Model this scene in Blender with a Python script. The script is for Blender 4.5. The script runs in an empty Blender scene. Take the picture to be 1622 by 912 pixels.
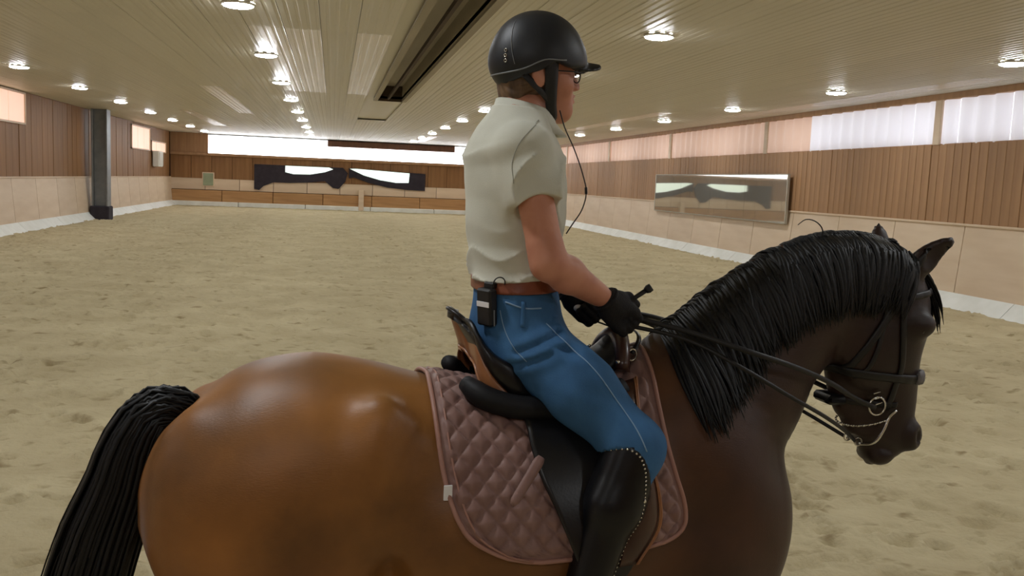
import bpy, math, random
import numpy as np
from mathutils import Vector, Matrix, Euler
random.seed(7); rng = np.random.default_rng(11)
scene = bpy.context.scene
COL = scene.collection

# ------------------------------------------------------------------ camera
F_PX, CAM_H = 1450.0, 2.1
YAW, PITCH, ROLL = 0.1965, 0.1137, 0.0418
def cam_basis():
    F = Vector((math.sin(YAW)*math.cos(PITCH), math.cos(YAW)*math.cos(PITCH), -math.sin(PITCH)))
    R = Vector((math.cos(YAW), -math.sin(YAW), 0)); U = R.cross(F)
    R2 = math.cos(ROLL)*R + math.sin(ROLL)*U; U2 = -math.sin(ROLL)*R + math.cos(ROLL)*U
    return R2, U2, F
cd = bpy.data.cameras.new('camera'); cam = bpy.data.objects.new('camera', cd); COL.objects.link(cam)
R_, U_, F_ = cam_basis()
m = Matrix(((R_.x, U_.x, -F_.x, 0), (R_.y, U_.y, -F_.y, 0), (R_.z, U_.z, -F_.z, CAM_H), (0, 0, 0, 1)))
cam.matrix_world = m
cd.sensor_width = 36.0; cd.lens = 36.0*F_PX/1622.0; cd.clip_start = 0.05; cd.clip_end = 300
scene.camera = cam
# ------------------------------------------------------------------ world, exposure
W = bpy.data.worlds.new('world'); scene.world = W; W.use_nodes = True
W.node_tree.nodes['Background'].inputs[0].default_value = (0.93, 0.95, 1.0, 1)
W.node_tree.nodes['Background'].inputs[1].default_value = 8.0
vs = scene.view_settings
vs.view_transform = 'Standard'; vs.look = 'None'; vs.gamma = 1.0; vs.exposure = 0.0; vs.use_curve_mapping = False
LAMP = 114.0          # emission of the ceiling lights

# ------------------------------------------------------------------ materials
def lin(c):
    if isinstance(c, str): c = [int(c[i:i+2], 16)/255 for i in (0, 2, 4)]
    return tuple((x/12.92 if x <= 0.04045 else ((x+0.055)/1.055)**2.4) for x in c) + (1,)
MATS = {}
def M(name, c1, c2=None, scale=8, rough=0.6, metal=0, spec=0.5, bump=0, bscale=40, stretch=(1, 1, 1), coat=0, sheen=0,
      detail=5, lo=0.35, hi=0.65, rvar=0, bdist=0.01, obrand=0, trans=0):
    m = bpy.data.materials.new(name); m.use_nodes = True; nt = m.node_tree; b = nt.nodes['Principled BSDF']; L = nt.links.new
    b.inputs['Base Color'].default_value = lin(c1); b.inputs['Roughness'].default_value = rough
    b.inputs['Metallic'].default_value = metal; b.inputs['Specular IOR Level'].default_value = spec
    b.inputs['Coat Weight'].default_value = coat; b.inputs['Coat Roughness'].default_value = 0.25
    if sheen: b.inputs['Sheen Weight'].default_value = sheen; b.inputs['Sheen Roughness'].default_value = 0.4
    tc = nt.nodes.new('ShaderNodeTexCoord'); mp = nt.nodes.new('ShaderNodeMapping'); mp.inputs['Scale'].default_value = stretch
    L(tc.outputs['Object'], mp.inputs[0])
    col = None
    if c2 is not None:
        n = nt.nodes.new('ShaderNodeTexNoise'); n.inputs['Scale'].default_value = scale; n.inputs['Detail'].default_value = detail
        L(mp.outputs[0], n.inputs[0]); r = nt.nodes.new('ShaderNodeMapRange'); r.inputs[1].default_value = lo; r.inputs[2].default_value = hi
        L(n.outputs['Fac'], r.inputs[0]); mx = nt.nodes.new('ShaderNodeMix'); mx.data_type = 'RGBA'
        mx.inputs[6].default_value = lin(c1); mx.inputs[7].default_value = lin(c2)
        L(r.outputs[0], mx.inputs[0]); col = mx.outputs[2]
        if rvar:
            rr = nt.nodes.new('ShaderNodeMapRange'); rr.inputs[3].default_value = rough; rr.inputs[4].default_value = rough+rvar
            L(r.outputs[0], rr.inputs[0]); L(rr.outputs[0], b.inputs['Roughness'])
    if obrand:
        oi = nt.nodes.new('ShaderNodeObjectInfo'); hs = nt.nodes.new('ShaderNodeHueSaturation')
        mr = nt.nodes.new('ShaderNodeMapRange'); mr.inputs[3].default_value = 1-obrand; mr.inputs[4].default_value = 1+obrand
        L(oi.outputs['Random'], mr.inputs[0]); L(mr.outputs[0], hs.inputs['Value'])
        if col is not None: L(col, hs.inputs['Color'])
        else: hs.inputs['Color'].default_value = lin(c1)
        col = hs.outputs[0]
    if col is not None: L(col, b.inputs['Base Color'])
    if bump:
        n2 = nt.nodes.new('ShaderNodeTexNoise'); n2.inputs['Scale'].default_value = bscale; n2.inputs['Detail'].default_value = 4
        L(mp.outputs[0], n2.inputs[0]); bp = nt.nodes.new('ShaderNodeBump'); bp.inputs['Strength'].default_value = bump
        bp.inputs['Distance'].default_value = bdist; L(n2.outputs['Fac'], bp.inputs['Height']); L(bp.outputs[0], b.inputs['Normal'])
    if trans:
        out = nt.nodes['Material Output']; tr = nt.nodes.new('ShaderNodeBsdfTranslucent'); mxs = nt.nodes.new('ShaderNodeMixShader')
        if col is not None: L(col, tr.inputs[0])
        else: tr.inputs[0].default_value = lin(c1)
        mxs.inputs[0].default_value = trans; L(b.outputs[0], mxs.inputs[1]); L(tr.outputs[0], mxs.inputs[2]); L(mxs.outputs[0], out.inputs[0])
    MATS[name] = m
    return m
def EM(name, c, s):
    m = bpy.data.materials.new(name); m.use_nodes = True; b = m.node_tree.nodes['Principled BSDF']
    b.inputs['Base Color'].default_value = lin(c); b.inputs['Emission Color'].default_value = lin(c); b.inputs['Emission Strength'].default_value = s
    return m

# ------------------------------------------------------------------ object helpers
def link_mesh(name, V, Fc, mat=None, parent=None, smooth=False):
    me = bpy.data.meshes.new(name)
    me.from_pydata([tuple(map(float, v)) for v in V], [], [tuple(map(int, f)) for f in Fc]); me.update()
    return link_data(name, me, mat, parent, smooth)
def link_data(name, me, mat=None, parent=None, smooth=False):
    o = bpy.data.objects.new(name, me); COL.objects.link(o)
    if mat is not None and not me.materials: me.materials.append(mat)
    if smooth: me.polygons.foreach_set('use_smooth', np.ones(len(me.polygons), bool))
    if parent is not None: o.parent = parent
    return o
def np_mesh(name, V, Q, mat=None, parent=None, smooth=True):
    """fast mesh from numpy arrays, Q is (n,4) or (n,3)"""
    me = bpy.data.meshes.new(name); V = np.asarray(V, np.float32); Q = np.asarray(Q, np.int32); k = Q.shape[1]
    me.vertices.add(len(V)); me.vertices.foreach_set('co', V.ravel())
    me.loops.add(Q.size); me.loops.foreach_set('vertex_index', Q.ravel())
    me.polygons.add(len(Q)); me.polygons.foreach_set('loop_start', np.arange(0, Q.size, k, dtype=np.int32))
    me.update(calc_edges=True); me.validate()
    return link_data(name, me, mat, parent, smooth)
def empty(name, loc=(0, 0, 0), rz=0, parent=None):
    o = bpy.data.objects.new(name, None); COL.objects.link(o); o.location = loc; o.rotation_euler = (0, 0, rz); o.empty_display_size = 0.1
    if parent is not None: o.parent = parent
    return o
def tag(o, label=None, cat=None, group=None, kind=None):
    if label: o['label'] = label
    if cat: o['category'] = cat
    if group: o['group'] = group
    if kind: o['kind'] = kind
    return o
class MB:
    def __init__(s): s.V = []; s.F = []
    def add(s, V, F):
        n = len(s.V); s.V += [tuple(v) for v in V]; s.F += [tuple(i+n for i in f) for f in F]; return s
    def box(s, x0, x1, y0, y1, z0, z1, bev=0):
        if bev == 0:
            V = [(x, y, z) for x in (x0, x1) for y in (y0, y1) for z in (z0, z1)]
            return s.add(V, [(0, 1, 3, 2), (4, 6, 7, 5), (0, 4, 5, 1), (2, 3, 7, 6), (0, 2, 6, 4), (1, 5, 7, 3)])
        V = []; b = bev
        for sx, x in ((1, x0), (-1, x1)):
            for sy, y in ((1, y0), (-1, y1)):
                for sz, z in ((1, z0), (-1, z1)):
                    V += [(x, y+sy*b, z+sz*b), (x+sx*b, y, z+sz*b), (x+sx*b, y+sy*b, z)]
        I = lambda i, j, k, c: ((i*2+j)*2+k)*3+c
        F = []
        for i in (0, 1): F.append((I(i, 0, 0, 0), I(i, 1, 0, 0), I(i, 1, 1, 0), I(i, 0, 1, 0)))
        for j in (0, 1): F.append((I(0, j, 0, 1), I(1, j, 0, 1), I(1, j, 1, 1), I(0, j, 1, 1)))
        for k in (0, 1): F.append((I(0, 0, k, 2), I(1, 0, k, 2), I(1, 1, k, 2), I(0, 1, k, 2)))
        for i in (0, 1):
            for j in (0, 1): F.append((I(i, j, 0, 0), I(i, j, 1, 0), I(i, j, 1, 1), I(i, j, 0, 1)))
            for k in (0, 1): F.append((I(i, 0, k, 0), I(i, 1, k, 0), I(i, 1, k, 2), I(i, 0, k, 2)))
        for j in (0, 1):
            for k in (0, 1): F.append((I(0, j, k, 1), I(1, j, k, 1), I(1, j, k, 2), I(0, j, k, 2)))
        for i in (0, 1):
            for j in (0, 1):
                for k in (0, 1): F.append((I(i, j, k, 0), I(i, j, k, 1), I(i, j, k, 2)))
        return s.add(V, F)
    def build(s, name, mat, parent=None, smooth=False):
        o = link_mesh(name, s.V, s.F, mat, parent, smooth)
        import bmesh
        bm = bmesh.new(); bm.from_mesh(o.data); bmesh.ops.recalc_face_normals(bm, faces=bm.faces); bm.to_mesh(o.data); bm.free()
        return o
def tube(path, rad, n=8, flat=None, closed=False, twist=None):
    """tube along path; rad scalar or list; flat = (normal list, ratio) squashes along the normal"""
    P = np.asarray(path, float); k = len(P); r = np.full(k, rad) if np.isscalar(rad) else np.asarray(rad, float)
    T = np.gradient(P, axis=0)
    if closed: T = np.roll(P, -1, 0)-np.roll(P, 1, 0)
    T /= np.linalg.norm(T, axis=1)[:, None]+1e-9
    V = []; up = np.array([0.13, 0.31, 0.94])
    N = None
    for i in range(k):
        if flat is not None: N = np.asarray(flat[0][i], float)
        elif N is None: N = up
        N = N-T[i]*np.dot(N, T[i])
        if np.linalg.norm(N) < 1e-6: N = np.cross(T[i], [1, 0, 0])
        N = N/np.linalg.norm(N); B = np.cross(T[i], N)
        q = 1.0 if flat is None else flat[1]
        for j in range(n):
            a = 2*math.pi*(j+0.5)/n
            V.append(P[i]+r[i]*(math.cos(a)*B+q*math.sin(a)*N))
    Fc = []
    for i in range(k if closed else k-1):
        for j in range(n):
            a = i*n+j; b = i*n+(j+1) % n; c = ((i+1) % k)*n+(j+1) % n; d = ((i+1) % k)*n+j
            Fc.append((a, b, c, d))
    if not closed:
        Fc.append(tuple(range(n-1, -1, -1))); Fc.append(tuple(range((k-1)*n, k*n)))
    return V, Fc
def spline(pts, n=40):
    """Catmull-Rom through points (any dimension), n samples"""
    P = np.asarray(pts, float); k = len(P)
    d = np.r_[0, np.cumsum(np.linalg.norm(np.diff(P, axis=0), axis=1))]; t = np.linspace(0, d[-1], n)
    m = np.gradient(P, d, axis=0) if k > 2 else np.repeat((P[1:]-P[:1])/d[-1], 2, 0)
    i = np.clip(np.searchsorted(d, t, side='right')-1, 0, k-2); h = (d[i+1]-d[i]); u = ((t-d[i])/h)[:, None]; h = h[:, None]
    return (2*u**3-3*u**2+1)*P[i]+(u**3-2*u**2+u)*h*m[i]+(-2*u**3+3*u**2)*P[i+1]+(u**3-u**2)*h*m[i+1]

# ------------------------------------------------------------------ the hall
XL, XR, YF, YB, HC = -9.66, 12.56, 58.72, -7.0, 4.335
KICK, BAND = 1.62, 3.3
m_sand = M('sand', 'c9bc9a', 'baac8a', scale=1.3, rough=0.95, spec=0.1, bump=0.9, bscale=14, detail=8, bdist=0.03)
def dark_spots(m):      # scattered patches of darker sand
    nt = m.node_tree; b = nt.nodes['Principled BSDF']; src = b.inputs['Base Color'].links[0].from_socket; L = nt.links.new
    tc = nt.nodes.new('ShaderNodeTexCoord'); mp = nt.nodes.new('ShaderNodeMapping'); mp.inputs['Scale'].default_value = (3.2, 5.5, 1); L(tc.outputs['Object'], mp.inputs[0])
    n = nt.nodes.new('ShaderNodeTexNoise'); n.inputs['Scale'].default_value = 1.0; n.inputs['Detail'].default_value = 3; L(mp.outputs[0], n.inputs[0])
    r = nt.nodes.new('ShaderNodeMapRange'); r.inputs[1].default_value = .60; r.inputs[2].default_value = .72; L(n.outputs['Fac'], r.inputs[0])
    mx = nt.nodes.new('ShaderNodeMix'); mx.data_type = 'RGBA'; L(r.outputs[0], mx.inputs[0]); L(src, mx.inputs[6]); mx.inputs[7].default_value = lin('9b8b6a'); L(mx.outputs[2], b.inputs['Base Color'])
dark_spots(m_sand)
m_ceil = M('ceiling_sheet', 'cbc5b2', 'd0cab9', scale=0.6, rough=0.36, spec=0.5, obrand=0.03, rvar=0.12, stretch=(4, 0.3, 1))
m_ceil_pale = M('ceiling_sheet_pale', 'e6dfd2', 'ddd4c4', scale=0.8, rough=0.25, spec=0.5, obrand=0.06, stretch=(3, 0.4, 1))  # paler tone for a few of the ceiling sheets
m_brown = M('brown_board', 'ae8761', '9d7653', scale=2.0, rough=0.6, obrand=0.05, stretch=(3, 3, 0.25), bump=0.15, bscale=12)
m_brown_dim = M('dimmed_brown_board', '93693f', '80592f', scale=2.0, rough=0.6, obrand=0.05, stretch=(3, 3, 0.25), bump=0.15, bscale=12)  # weaker light on the left wall put into a darker board colour
m_brown_d = M('dark_brown_board', '6b4630', '5a3a27', scale=3, rough=0.6, obrand=0.06, stretch=(2, 2, 0.3))
m_ply = M('kick_panel', 'e0cbb2', 'd6bfa4', scale=1.2, rough=0.5, obrand=0.035, stretch=(0.5, 0.5, 3))
m_ply_o = M('orange_board', 'bd9262', 'a87d50', scale=2, rough=0.6, obrand=0.06, stretch=(0.3, 1, 3))
m_white = M('white_strip', 'f0f2ee', 'e4e6e0', scale=2, rough=0.6, obrand=0.02)
m_band_w = M('backlit_sheet_white', 'e6e4ec', rough=0.45, trans=0.10)
m_band_p = M('backlit_sheet_pink', 'e6c7b6', 'dfbda8', scale=0.5, rough=0.5, trans=0.065, obrand=0.03)
m_pane = M('bright_pane', 'ffffff', rough=0.4, trans=0.85)
m_pane_p = M('pink_pane', 'f6cfb4', rough=0.4, trans=0.25)
m_steel = M('grey_steel', '8b8e90', '7c7f82', scale=3, rough=0.5, metal=0.2)
m_dark = M('black_fabric', '2b2730', '38323c', scale=3, rough=0.9)
m_lamp_h = M('lamp_housing', 'dddad2', rough=0.4)
m_lamp = EM('lamp_diffuser', 'f7fbff', LAMP)
m_mirror = M('mirror_glass', 'd8d5ca', rough=0.03, metal=0.75)
m_alu = M('mirror_frame', 'b9b4a8', rough=0.4, metal=0.4)
m_slot = M('slot_lining', 'a89f8c', '988f7c', scale=1, rough=0.6, stretch=(3, 0.3, 3))
m_slot_d = M('slot_end', '46382a', rough=0.8)

# floor: raked sand with hoof marks, real relief near the camera
def build_floor():
    res = 0.03; x0, x1, y0, y1 = XL-0.3, XR+0.3, YB-0.3, YF+0.3
    nx, ny = int((x1-x0)/res), int((y1-y0)/res); Hm = np.zeros((ny, nx), np.float32)
    for sc_, am in ((4, .008), (12, .010), (30, .008)):           # value noise, periods in cells
        g = rng.normal(0, 1, (ny//sc_+3, nx//sc_+3)).astype(np.float32)
        iy = np.arange(ny)/sc_; ix = np.arange(nx)/sc_
        a = iy.astype(int); b = ix.astype(int); u = (iy-a)[:, None]; v = (ix-b)[None]; u = u*u*(3-2*u); v = v*v*(3-2*v)
        Hm += am*((g[a][:, b]*(1-u)+g[a+1][:, b]*u)*(1-v)+(g[a][:, b+1]*(1-u)+g[a+1][:, b+1]*u)*v)
    for _ in range(10000):                                         # hoof marks
        cy = int(rng.uniform(2, 40)/res-y0/res); cx = rng.integers(10, nx-10); r = rng.uniform(1.3, 3.0); R = 7
        if cy < R or cy > ny-R-1: continue
        yy, xx = np.mgrid[-R:R, -R:R]; d = np.hypot(yy*1.25, xx)/r
        k = -.085*np.exp(-d**2)+.026*np.exp(-((d-1.7)/.5)**2)
        xa = max(0, cx-R); xb = min(nx, cx+R)
        Hm[cy-R:cy+R, xa:xb] += (k*rng.uniform(.5, 1.2))[:, xa-cx+R:xb-cx+R].astype(np.float32)
    ys = [y0]; 
    while ys[-1] < y1:
        y = ys[-1]; ys.append(y + (0.5 if y < 2.5 else max(0.028, 0.0045*y)))
    ys[-1] = y1; ys = np.array(ys); xs = np.linspace(x0, x1, 760)
    X, Y = np.meshgrid(xs, ys); gx = np.clip((X-x0)/res, 0, nx-2); gy = np.clip((Y-y0)/res, 0, ny-2)
    a = gy.astype(int); b = gx.astype(int); u = gy-a; v = gx-b
    Z = (Hm[a, b]*(1-u)+Hm[a+1, b]*u)*(1-v)+(Hm[a, b+1]*(1-u)+Hm[a+1, b+1]*u)*v
    Z = np.where(Y < 2.5, 0, Z)*1.0-0.02
    V = np.stack([X, Y, Z], -1).reshape(-1, 3); n = len(xs); r_ = np.arange(len(ys)-1)[:, None]*n+np.arange(n-1)[None]
    Q = np.stack([r_, r_+1, r_+n+1, r_+n], -1).reshape(-1, 4)
    o = np_mesh('floor', V, Q, m_sand); tag(o, 'raked tan sand riding surface dotted with hoof marks', None, kind='structure'); return o
build_floor()

# ceiling: long ribbed sheets
def build_ceiling():
    mb = MB(); SL0, SL1, SLY = 1.22, 1.92, 27.2
    for a in ((XL-.2, XR+.2, SLY, YF+.2), (XL-.2, SL0, YB-.2, SLY), (SL1, XR+.2, YB-.2, SLY)):
        mb.box(a[0], a[1], a[2], a[3], HC+.05, HC+.12)
    c = mb.build('ceiling', m_ceil); tag(c, 'low beige ceiling of ribbed metal sheets', None, kind='structure')
    w = 0.555; seg = (YF-YB)/6
    prof = []
    for k in range(4):
        x = -w/2+.004+k*(w-.008)/4; q = (w-.008)/4
        prof += [(x, 0.0), (x+q*.55, 0.0), (x+q*.68, 0.007), (x+q*.87, 0.007)]
    prof.append((w/2-.004, 0.0))
    V = [(x, y, z) for y in (0.004, seg-.004) for x, z in prof]; n = len(prof)
    V += [(w/2-.004, y, .03) for y in (.004, seg-.004)]+[(-w/2+.004, y, .03) for y in (.004, seg-.004)]
    F = [(i, i+1, i+1+n, i+n) for i in range(n-1)]+[(n-1, 2*n, 2*n+1, 2*n-1), (0, n, 2*n+3, 2*n+2)]
    me = bpy.data.meshes.new('panel'); me.from_pydata(V, [], F); me.update(); me.materials.append(m_ceil)
    me2 = me.copy(); me2.materials.clear(); me2.materials.append(m_ceil_pale)
    nx = int((XR-XL)/w)
    for i in range(nx+1):
        x = XL+w*(i+.5)
        for j in range(6):
            y = YB+j*seg
            if SL0-.2 < x < SL1+.2 and y < SLY-1: continue
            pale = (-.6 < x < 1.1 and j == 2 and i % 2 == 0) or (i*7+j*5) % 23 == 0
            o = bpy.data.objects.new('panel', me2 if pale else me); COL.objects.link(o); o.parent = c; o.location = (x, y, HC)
    # recessed service slot
    s = MB(); s.box(SL0-.02, SL1+.02, YB, SLY, HC+.42, HC+.46); s.box(SL0-.06, SL0, YB, SLY, HC-.01, HC+.42); s.box(SL1, SL1+.06, YB, SLY, HC-.01, HC+.42)
    s.build('slot_lining', m_slot, c)
    s = MB(); s.box(SL0-.05, SL1+.05, SLY, SLY+.1, HC-.02, HC+.46); s.build('slot_end', m_slot_d, c)
    s = MB(); s.box(1.50, 1.56, YB, SLY, HC+.02, HC+.10); s.build('conduit', m_slot_d, c)
    s = MB(); s.box(SL0-.12, SL0, YB, SLY, HC-.035, HC+.0); s.build('slot_edge_strip', m_slot, c)
    s = MB(); s.box(SL1, SL1+.12, YB, SLY, HC-.035, HC+.0); s.build('slot_edge_strip', m_slot, c)
build_ceiling()

# walls
def copies(me, name, parent, locs, rz=None):
    for i, l in enumerate(locs):
        o = bpy.data.objects.new(name, me); COL.objects.link(o); o.parent = parent; o.location = l
def mesh_of(mb, mat, name):
    o = mb.build(name, mat); me = o.data; bpy.data.objects.remove(o); return me
def side_wall(side, X, s, ybw):
    """s = +1: the hall lies towards -x of the wall plane (right wall); -1: left wall"""
    w = MB(); w.box(min(X+s*.10, X+s*.3), max(X+s*.10, X+s*.3), YB-.2, YF+.3, -.1, HC+.1 if side == 'left' else BAND+.02)
    wall = w.build('wall_'+side, m_brown_d); tag(wall, None, None, kind='structure')
    x0, x1 = (X, X+.06) if s > 0 else (X-.06, X)
    # boards
    n = int((YF-YB)/ybw)
    start = 0
    bz1 = BAND if side == 'right' else HC
    mb = MB(); mb.box(x0, x1, .006, ybw-.006, KICK, bz1, .008); me = mesh_of(mb, m_brown if side == 'right' else m_brown_dim, 'board')
    locs = []
    for i in range(n+1):
        y = YB+i*ybw
        if y+ybw > YF+.05: continue
        locs.append((random.uniform(-.008, .008), y, 0))
    copies(me, 'board', wall, locs)
    # kick panels, leaning
    pw = 2.35; n = int((YF-YB)/pw)
    k = MB(); q = s
    V = [(X-q*.02, 0.012, KICK), (X-q*.02, pw-.012, KICK), (X-q*.14, pw-.012, .20), (X-q*.14, .012, .20),
         (X+q*.06, 0.012, KICK), (X+q*.06, pw-.012, KICK), (X+q*.06, pw-.012, .20), (X+q*.06, .012, .20)]
    k.add(V, [(0, 1, 2, 3), (4, 7, 6, 5), (0, 4, 5, 1), (3, 2, 6, 7), (0, 3, 7, 4), (1, 5, 6, 2)])
    me = mesh_of(k, m_ply, 'kick_panel'); copies(me, 'kick_panel', wall, [(0, YF-(i+1)*pw, 0) for i in range(n+1)])
    rail = MB(); rail.box(min(X-q*.05, X+q*.05), max(X-q*.05, X+q*.05), YB, YF, KICK, KICK+.05, .01); rail.build('kick_rail', m_ply, wall)
    # white base strip in lengths
    base = MB(); bw = 4.0
    base.add([(X-q*.13, .01, .27), (X-q*.13, bw-.01, .27), (X-q*.42, bw-.01, -.02), (X-q*.42, .01, -.02), (X-q*.02, .01, .27), (X-q*.02, bw-.01, .27), (X-q*.02, bw-.01, -.05), (X-q*.02, .01, -.05)],
             [(0, 1, 2, 3), (4, 7, 6, 5), (0, 4, 5, 1), (3, 2, 6, 7), (0, 3, 7, 4), (1, 5, 6, 2)])
    me = mesh_of(base, m_white, 'strip_length'); root = empty('baseboard_'+side); tag(root, 'white base strip along the foot of the %s wall' % side, None, kind='structure')
    copies(me, 'strip_length', root, [(0, YF-(i+1)*bw, 0) for i in range(int((YF-YB)/bw)+1)])
    return wall
wr = side_wall('right', XR, 1, 0.25); wl = side_wall('left', XL, -1, 0.6)
wr['label'] = 'right wall of brown vertical boards above pale kick panels'; wl['label'] = 'left wall of brown vertical boards above pale kick panels'
# right wall: band of backlit corrugated sheets under the ceiling
def wave_sheet(width, z0, z1, amp=.03, per=.30, n=None):
    n = n or int(width/per*8); V = []; F = []
    for i in range(n+1):
        y = .005+(width-.01)*i/n; x = amp*math.sin(2*math.pi*y/per)
        V += [(x, y, z0), (x, y, z1)]
    return V, [(2*i, 2*i+2, 2*i+3, 2*i+1) for i in range(n)]
V, F = wave_sheet(1.5, BAND-.02, HC-.07, .05, .5)
mw = bpy.data.meshes.new('sheet'); mw.from_pydata(V, [], F); mw.update(); mw.materials.append(m_band_w); mw.polygons.foreach_set('use_smooth', [True]*len(F))
mpk = mw.copy(); mpk.materials.clear(); mpk.materials.append(m_band_p)
bandroot = empty('window_1'); tag(bandroot, 'band of backlit corrugated sheets high on the right wall', None, kind='structure')
y = YB
while y+1.5 < YF+.6:
    o = bpy.data.objects.new('sheet', mw if y < 21.8 else mpk); COL.objects.link(o); o.parent = bandroot; o.location = (XR+.05, y, 0); y += 1.5
t = MB(); t.box(XR-.06, XR+.12, YB, YF, HC-.12, HC+.02, .01); tr = t.build('trim_1', m_brown); tag(tr, 'brown ceiling beam along the right wall', None, kind='structure')
for k, yy in enumerate((17.6, 25.5, 33.4, 41.3, 49.2)):
    t = MB(); t.box(XR-.03, XR+.03, yy-.11, yy+.11, BAND-.02, HC-.1, .01); t.build('mullion', m_ply, bandroot)
# left wall windows
for k, (ya, yb, za, zb) in enumerate(((27.4, 31.9, 3.3, HC-.03), (47.6, 52.2, 3.02, 4.2), (52.6, 56.9, 3.0, 3.6))):
    r = empty('window_%d' % (k+2), (XL, (ya+yb)/2, za)); tag(r, ['pink lit window high on the left wall before the grey pillar', 'tall pink lit window on the left wall beyond the grey pillar', 'low pink lit window on the left wall next to the far corner'][k], None, kind='structure')
    w = yb-ya; h = zb-za
    for q in range(3):
        p = MB(); p.box(.0, .03, -w/2+w*q/3+.03, -w/2+w*(q+1)/3-.03, .05, h-.05); p.build('pane', EM('pink_pane_lit_%d%d' % (k, q), 'f0c8b2', .75), r)
    f = MB()
    f.box(-.02, .07, -w/2, w/2, 0, .06); f.box(-.02, .07, -w/2, w/2, h-.06, h); f.box(-.02, .07, -w/2, -w/2+.06, 0, h); f.box(-.02, .07, w/2-.06, w/2, 0, h); f.build('window_frame', m_ply, r)
# grey pillar by the left wall
r = empty('pillar_1', (XL+.55, 39.4, 0)); tag(r, 'grey steel pillar standing before the left wall', None, kind='structure')
p = MB(); p.box(-.26, .26, -.05, .05, .5, HC); p.box(-.3, -.24, -.3, .3, .5, HC, .01); p.box(.24, .3, -.3, .3, .5, HC, .01); p.build('shaft', m_steel, r)
p = MB(); p.box(-.36, .36, -.36, .36, -.05, .52, .04); p.build('base_guard', m_dark, r)
# far wall
fw = MB(); fw.box(XL-.3, XR+.3, YF+.1, YF+.3, -.1, 3.15); fw.box(XL-.3, -7.5, YF+.1, YF+.3, 3.15, HC+.1)
wf = fw.build('wall_far', m_brown_d); tag(wf, 'far end wall of brown boards above pale kick panels', None, kind='structure')
mb = MB(); mb.box(.01, 1.19, YF, YF+.08, KICK, 3.15, .01); me = mesh_of(mb, m_brown_dim, 'board')
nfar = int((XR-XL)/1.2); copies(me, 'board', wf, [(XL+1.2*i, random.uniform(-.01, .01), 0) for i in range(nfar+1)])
mb = MB(); mb.box(.01, 2.0, YF-.02, YF+.08, .95, KICK, .01); me = mesh_of(mb, m_ply, 'kick_panel'); copies(me, 'kick_panel', wf, [(XL+2.02*i, 0, 0) for i in range(11)])
mb = MB(); mb.box(.01, 3.0, YF-.16, YF+.08, .22, .92, .02); me = mesh_of(mb, m_ply_o, 'kick_board'); copies(me, 'kick_board', wf, [(XL+3.02*i, 0, 0) for i in range(7)])
mb = MB(); mb.box(XL, XR, YF-.14, YF+.02, 3.0, 3.17, .02); mb.build('window_sill', m_brown, wf)
mb = MB(); mb.box(-7.5, XL, YF, YF+.08, 3.15, HC, .01); mb.build('corner_board', m_brown, wf)
mb = MB(); mb.box(-.16, .16, YF-.42, YF-.05, 0, 1.3, .02); o = mb.build('post', m_ply, wf); o.location.x = 1.75
base = MB(); base.box(.01, 3.98, YF-.4, YF-.1, -.05, .24, .03); me = mesh_of(base, m_white, 'strip_length'); root = empty('baseboard_far'); tag(root, 'white base strip along the foot of the far wall', None, kind='structure')
copies(me, 'strip_length', root, [(XL+4*i, 0, 0) for i in range(6)])
# far window band: bright panes
r = empty('window_5', (0, YF+.12, 3.17)); tag(r, 'bright overexposed window band high on the far wall', None, kind='structure')
xs = [-7.47, -5.1, -2.75, -.38, 2.3, 5.0, 7.6, 10.1, 12.5]
for i in range(8):
    top = HC-.08-3.17 if (i < 3 or i > 5) else .73
    p = MB(); p.box(xs[i]+.02, xs[i+1]-.02, 0, .02, .02, top); p.build('pane', m_pane, r)
mb = MB(); mb.box(-.38, 7.6, YF-.02, YF+.2, 3.9, HC, .02); o = mb.build('trim_2', m_brown_d); tag(o, 'dark brown beam above the middle far windows', None, kind='structure')
mb = MB(); mb.box(-7.5, XR, YF-.02, YF+.2, HC-.07, HC+.05); o = mb.build('trim_3', m_steel); tag(o, 'thin grey rail between far windows and ceiling', None, kind='structure')
# wall behind the camera
mb = MB(); mb.box(XL-.3, XR+.3, YB-.3, YB-.1, -.1, HC+.1); o = mb.build('wall_back', m_brown); tag(o, 'brown end wall behind the viewer', None, kind='structure')
# two far wall mirrors with dark swagged drapes, reflections put in as glow
def glow_mirror(cx, outer, glass, label):
    r = empty('far_mirror', (cx, YF-.12, 1.0)); tag(r, label, 'window', 'mirrors with painted glow on the far wall')
    def plate(pts, y0, y1, nm, mt, wav=0):
        n = len(pts); V = [(x-cx, y0+wav*math.sin(i*2.3), z-1.0) for i, (x, z) in enumerate(pts)]+[(x-cx, y1, z-1.0) for x, z in pts]
        b = MB(); b.add(V, [tuple(range(n)), tuple(range(2*n-1, n-1, -1))]+[(i, (i+1) % n, n+(i+1) % n, n+i) for i in range(n)]); return b.build(nm, mt, r)
    plate(outer, -.02, .12, 'dark_drape', m_dark)
    plate(glass, -.05, -.021, 'pane', EM('painted_reflection', 'dff0ea', 0.95))
glow_mirror(-1.9, [(-4.75, 2.62), (0.6, 2.62), (.9, 2.3), (.75, 1.75), (.35, 1.3), (0, 1.35), (-.5, 1.75), (-1.5, 1.62), (-2.6, 1.55), (-3.6, 1.55), (-4.2, 1.3), (-4.45, 1.05), (-4.75, 1.1)],
        [(-2.9, 2.6), (-.25, 2.6), (.0, 2.5), (-.5, 2.3), (-1.4, 2.12), (-2.4, 2.1), (-2.9, 2.2)], 'pale mirror with painted glowing reflection over a dark swag left of the far post')
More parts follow.
